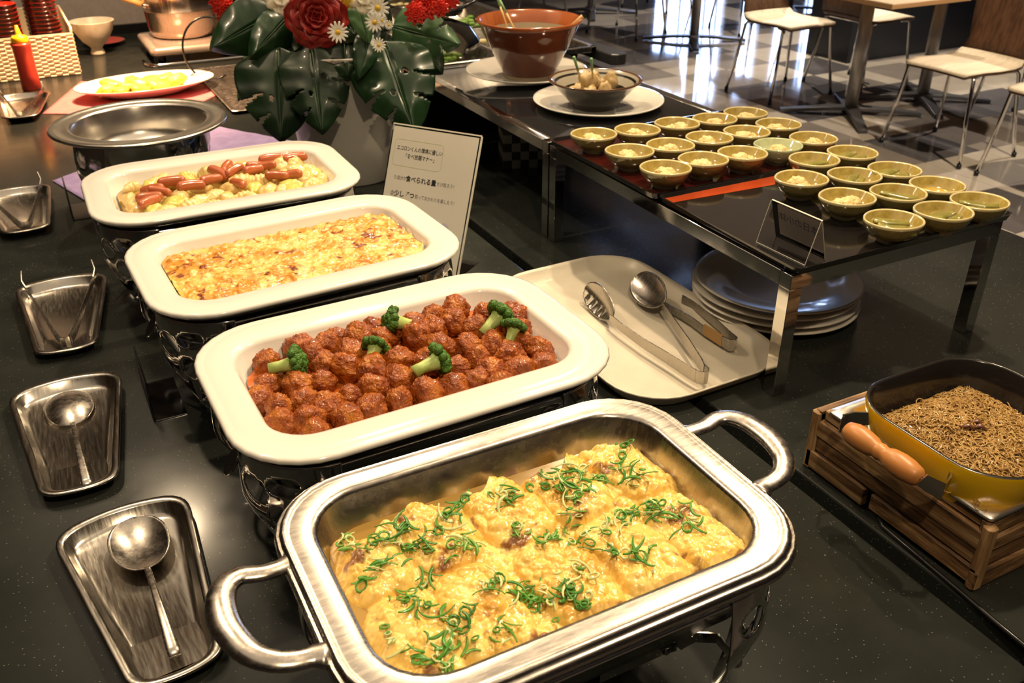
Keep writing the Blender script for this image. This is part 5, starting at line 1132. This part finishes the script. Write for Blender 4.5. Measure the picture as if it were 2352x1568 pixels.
# ------------------------------------------------------------------ salad bar beyond the far riser
t = thing('salad_bar', 'steel salad bar with sunken food pans beyond the far riser', 'salad bar', (1.16, 3.2, ZC)); b = B()
b.box(-.27, .27, -.95, 1.0, .001, .150); obj('body', b, M_blackmetal, t, smooth=False)
b = B()
for (xa, xb, ya, yb) in ((-.28, .28, -.955, -.935), (-.28, .28, -.565, -.545), (-.28, .28, -.10, -.08), (-.28, .28, .98, 1.0), (-.28, -.262, -.955, 1.0), (.262, .28, -.955, 1.0), (-.012, .012, -.94, 1.0)): b.box(xa, xb, ya, yb, .190, .206, .002)
obj('rim', b, M_steel, t, smooth='auto')
b = B(); b.loft([[(x_, y_, z_) for x_, y_ in ((.285, -1.02), (.300, -1.035), (.325, -1.035), (.340, -1.02), (.340, 1.0), (.285, 1.0))] for z_ in (.165, .195)], cap=True); obj('tray_rail', b, M_tablebase, t, smooth=False, bev=.004)
k = 0
for (xa, xb, ya, yb, M_) in ((-.262, -.012, -.935, -.565, M_cuc), (.012, .262, -.935, -.565, M_salad), (-.262, -.012, -.545, -.10, M_salad), (.012, .262, -.545, -.10, M_cuc), (-.262, -.012, -.08, .98, M_salad), (.012, .262, -.08, .98, M_salad)):
    cx_, cy_, lx_, ly_ = (xa+xb)/2, (ya+yb)/2, xb-xa, yb-ya; b = B()
    b.loft([rr(lx_+.006, ly_+.006, .01, .207, 4, cx_, cy_), rr(lx_-.012, ly_-.012, .02, .205, 4, cx_, cy_), rr(lx_-.03, ly_-.03, .02, .160, 4, cx_, cy_)], capend='e'); pn = obj('food_pan', b, M_steel, t)
    b = B(); random.seed(k+60)
    for q in range(70): b.ball((cx_+rnd(-lx_/2+.03, lx_/2-.03), cy_+rnd(-ly_/2+.03, ly_/2-.03), .168+rnd(0, .012)), rnd(.009, .016), 8, 5, (1, 1, .6))
    f = obj('pan_contents', b, M_, pn); f['kind'] = 'stuff'; k += 1
b = B(); b.lathe([(.001, .075), (.05, .072), (.09, .055), (.115, .02), (.118, 0), (.120, 0), (.117, .022), (.092, .057), (.05, .0745), (.001, .0775)], 32); o = obj('plastic_cover', b, M_plasticclear, loc=(1.03, 2.42, ZC+.209)); tag(o, 'clear domed plastic cover on the salad bar behind the mortar bowl', 'cover')
b = B(); b.ball((0, 0, 0), .034, 16, 8, (1, .8, .45)); b.tube([(.03, 0, .004), (.10, .03, .016), (.20, .075, .034)], [.008, .006, .007], 8, flat=.6); o = obj('black_ladle', b, M_blackplastic, loc=(1.085, 2.44, ZC+.300), rz=R(5)); tag(o, 'black ladle resting across the salad bar cover', 'ladle')
# checked box under the far riser
b = B(); n_ = 6
for fx in range(7):
    for fz in range(4):
        b.cur = (fx+fz) % 2; b.box(-.075+fx*.0215, -.075+(fx+1)*.0215, -.05, .05, fz*.0215, (fz+1)*.0215)
o = obj('checked_box', b, [M_check_b, M_check_w], smooth=False, loc=(1.09, 1.99, ZC), rz=R(-20)); tag(o, 'small black and white checked box in the dark under the far riser', 'box')

# ------------------------------------------------------------------ dining area
def chair(lab, x, y, rz):
    # local: faces +x, backrest at -x ; footprint .42 x .50
    t = thing('dining_chair', lab, 'chair', (x, y, 0), rz, 'cream seat dining chairs')
    pr = [(.215, .435), (.20, .447), (.12, .452), (0, .446), (-.11, .445), (-.165, .452), (-.195, .475), (-.212, .52), (-.225, .60), (-.240, .70), (-.262, .82)]
    wd = [.17, .195, .205, .205, .20, .195, .185, .17, .185, .20, .19]
    def shell(off):
        rs = []
        for i, ((px_, pz_), w_) in enumerate(zip(pr, wd)):
            p = Vector(pr[min(i+1, len(pr)-1)])-Vector(pr[max(i-1, 0)]); n_ = Vector((p.y, -p.x)).normalized()*(-1)
            rs.append([(px_+n_.x*(-off)*-1, w_*v, pz_+n_.y*off+.008*(v*v if i > 6 else -v*v*.5)) for v in (-1, -.8, -.4, 0, .4, .8, 1)])
        return rs
    b = B(); rs = shell(0); b.loft(rs[:7], closed=False); s1 = obj('seat', b, M_chairwood, t); m_ = s1.modifiers.new('solid', 'SOLIDIFY'); m_.thickness = .004; m_.offset = 1
    b = B(); b.loft([[(p[0], p[1], p[2]-.0045) for p in r_] for r_ in rs[:7]], closed=False); s3 = obj('seat_underside', b, M_chairdark, t); m_ = s3.modifiers.new('solid', 'SOLIDIFY'); m_.thickness = .008; m_.offset = -1
    b = B(); b.loft(rs[6:], closed=False); s2 = obj('backrest', b, M_chairdark, t); m_ = s2.modifiers.new('solid', 'SOLIDIFY'); m_.thickness = .011; m_.offset = -1
    for sy in (-1, 1):
        for fx, tx in ((.20, .165), (-.21, -.15)):
            b = B(); b.tube([(tx*.7, sy*.175, .428), (tx, sy*.185, .427), (tx+(fx-tx)*.15, sy*.195, .41), (tx+(fx-tx)*.5, sy*.215, .22), (fx, sy*.248, .012)], .0095, 9); lg = obj('leg', b, M_chrome, t)
            b = B(); b.lathe([(.001, 0), (.012, 0), (.012, .022), (.001, .022)], 12, fx, sy*.248); obj('leg_tip', b, M_blackplastic, lg)
    for tx in (.15, -.14):
        b = B(); b.tube([(tx, -.185, .427), (tx, .185, .427)], .009, 8); obj('cross_bar', b, M_chrome, t)
    return t
C3 = chair('cream seated dining chair with walnut back facing left, nearest the table post', 4.205, 3.13, PI)
dup(C3, (4.24, 4.45, 0), -PI/2, 'cream seated dining chair facing the buffet, left of the near table')
dup(C3, (4.79, 4.34, 0), 0, 'dining chair facing right behind the near table, beside the dark partition')
dup(C3, (4.95, 3.20, 0), PI, 'dining chair partly hidden behind the walnut chair back, right edge')
dup(C3, (4.16, 2.50, 0), R(172), 'dining chair at the right edge showing only one slanting leg')
dup(C3, (4.45, 6.5, 0), R(20), 'distant dining chair left of the far pedestal table')
dup(C3, (5.4, 6.15, 0), R(170), 'distant dining chair right of the far pedestal table')
dup(C3, (4.0, 7.3, 0), R(90), 'far chair near the top edge above the mortar bowl')
dup(C3, (5.35, 7.35, 0), R(200), 'far chair near the top edge above the bright window reflection')
def table(lab, x, y, sx_=.57, sy_=.78, off=.13, oy=.135):
    t = thing('pedestal_table', lab, 'table', (x, y, 0), 0, 'pedestal dining tables')
    b = B(); b.box(-sx_/2+.002, sx_/2-.002, -sy_/2+.002, sy_/2-.002, .722, .724); obj('table_top', b, M_tabletop, t, smooth=False)
    b = B(); b.box(-sx_/2, sx_/2, -sy_/2, sy_/2, .698, .7218, .002); obj('top_edge', b, M_tableedge, t, smooth='auto')
    b = B(); b.lathe([(.001, .03), (.036, .03), (.036, .697), (.001, .697)], 24, off, oy); obj('post', b, M_tablepost, t)
    for k in range(4):
        a = PI/4+k*PI/2+R(10); d = Vector((math.cos(a), math.sin(a), 0)); b = B(); strip(b, [d*.02+Vector((off, oy, .040)), d*.16+Vector((off, oy, .034)), d*.40+Vector((off, oy, .014))], [.040, .030, .024], .010, False); obj('base_arm', b, M_tablebase, t, smooth='auto', bev=.002)
    return t
T1 = table('near pedestal table with pale maple top, beside the walnut backed chair', 4.135, 3.73)
dup(T1, (4.745, 3.74, 0), 0, 'second pedestal table just right of the near one')
dup(T1, (4.62, 5.86, 0), 0, 'far pedestal table in front of the bright window reflection')
dup(T1, (4.55, 7.25, 0), R(5), 'farthest pedestal table near the top edge, left')
dup(T1, (6.2, 6.5, 0), R(5), 'farthest pedestal table near the top edge, right')
b = B(); b.box(5.22, 9, 4.84, 5.25, 0, 1.25); o = obj('dark_divider', b, M_darkbox, smooth=False); tag(o, 'dark navy partition bench behind the dining chairs', 'partition')
print('OBJECTS', len(bpy.data.objects))
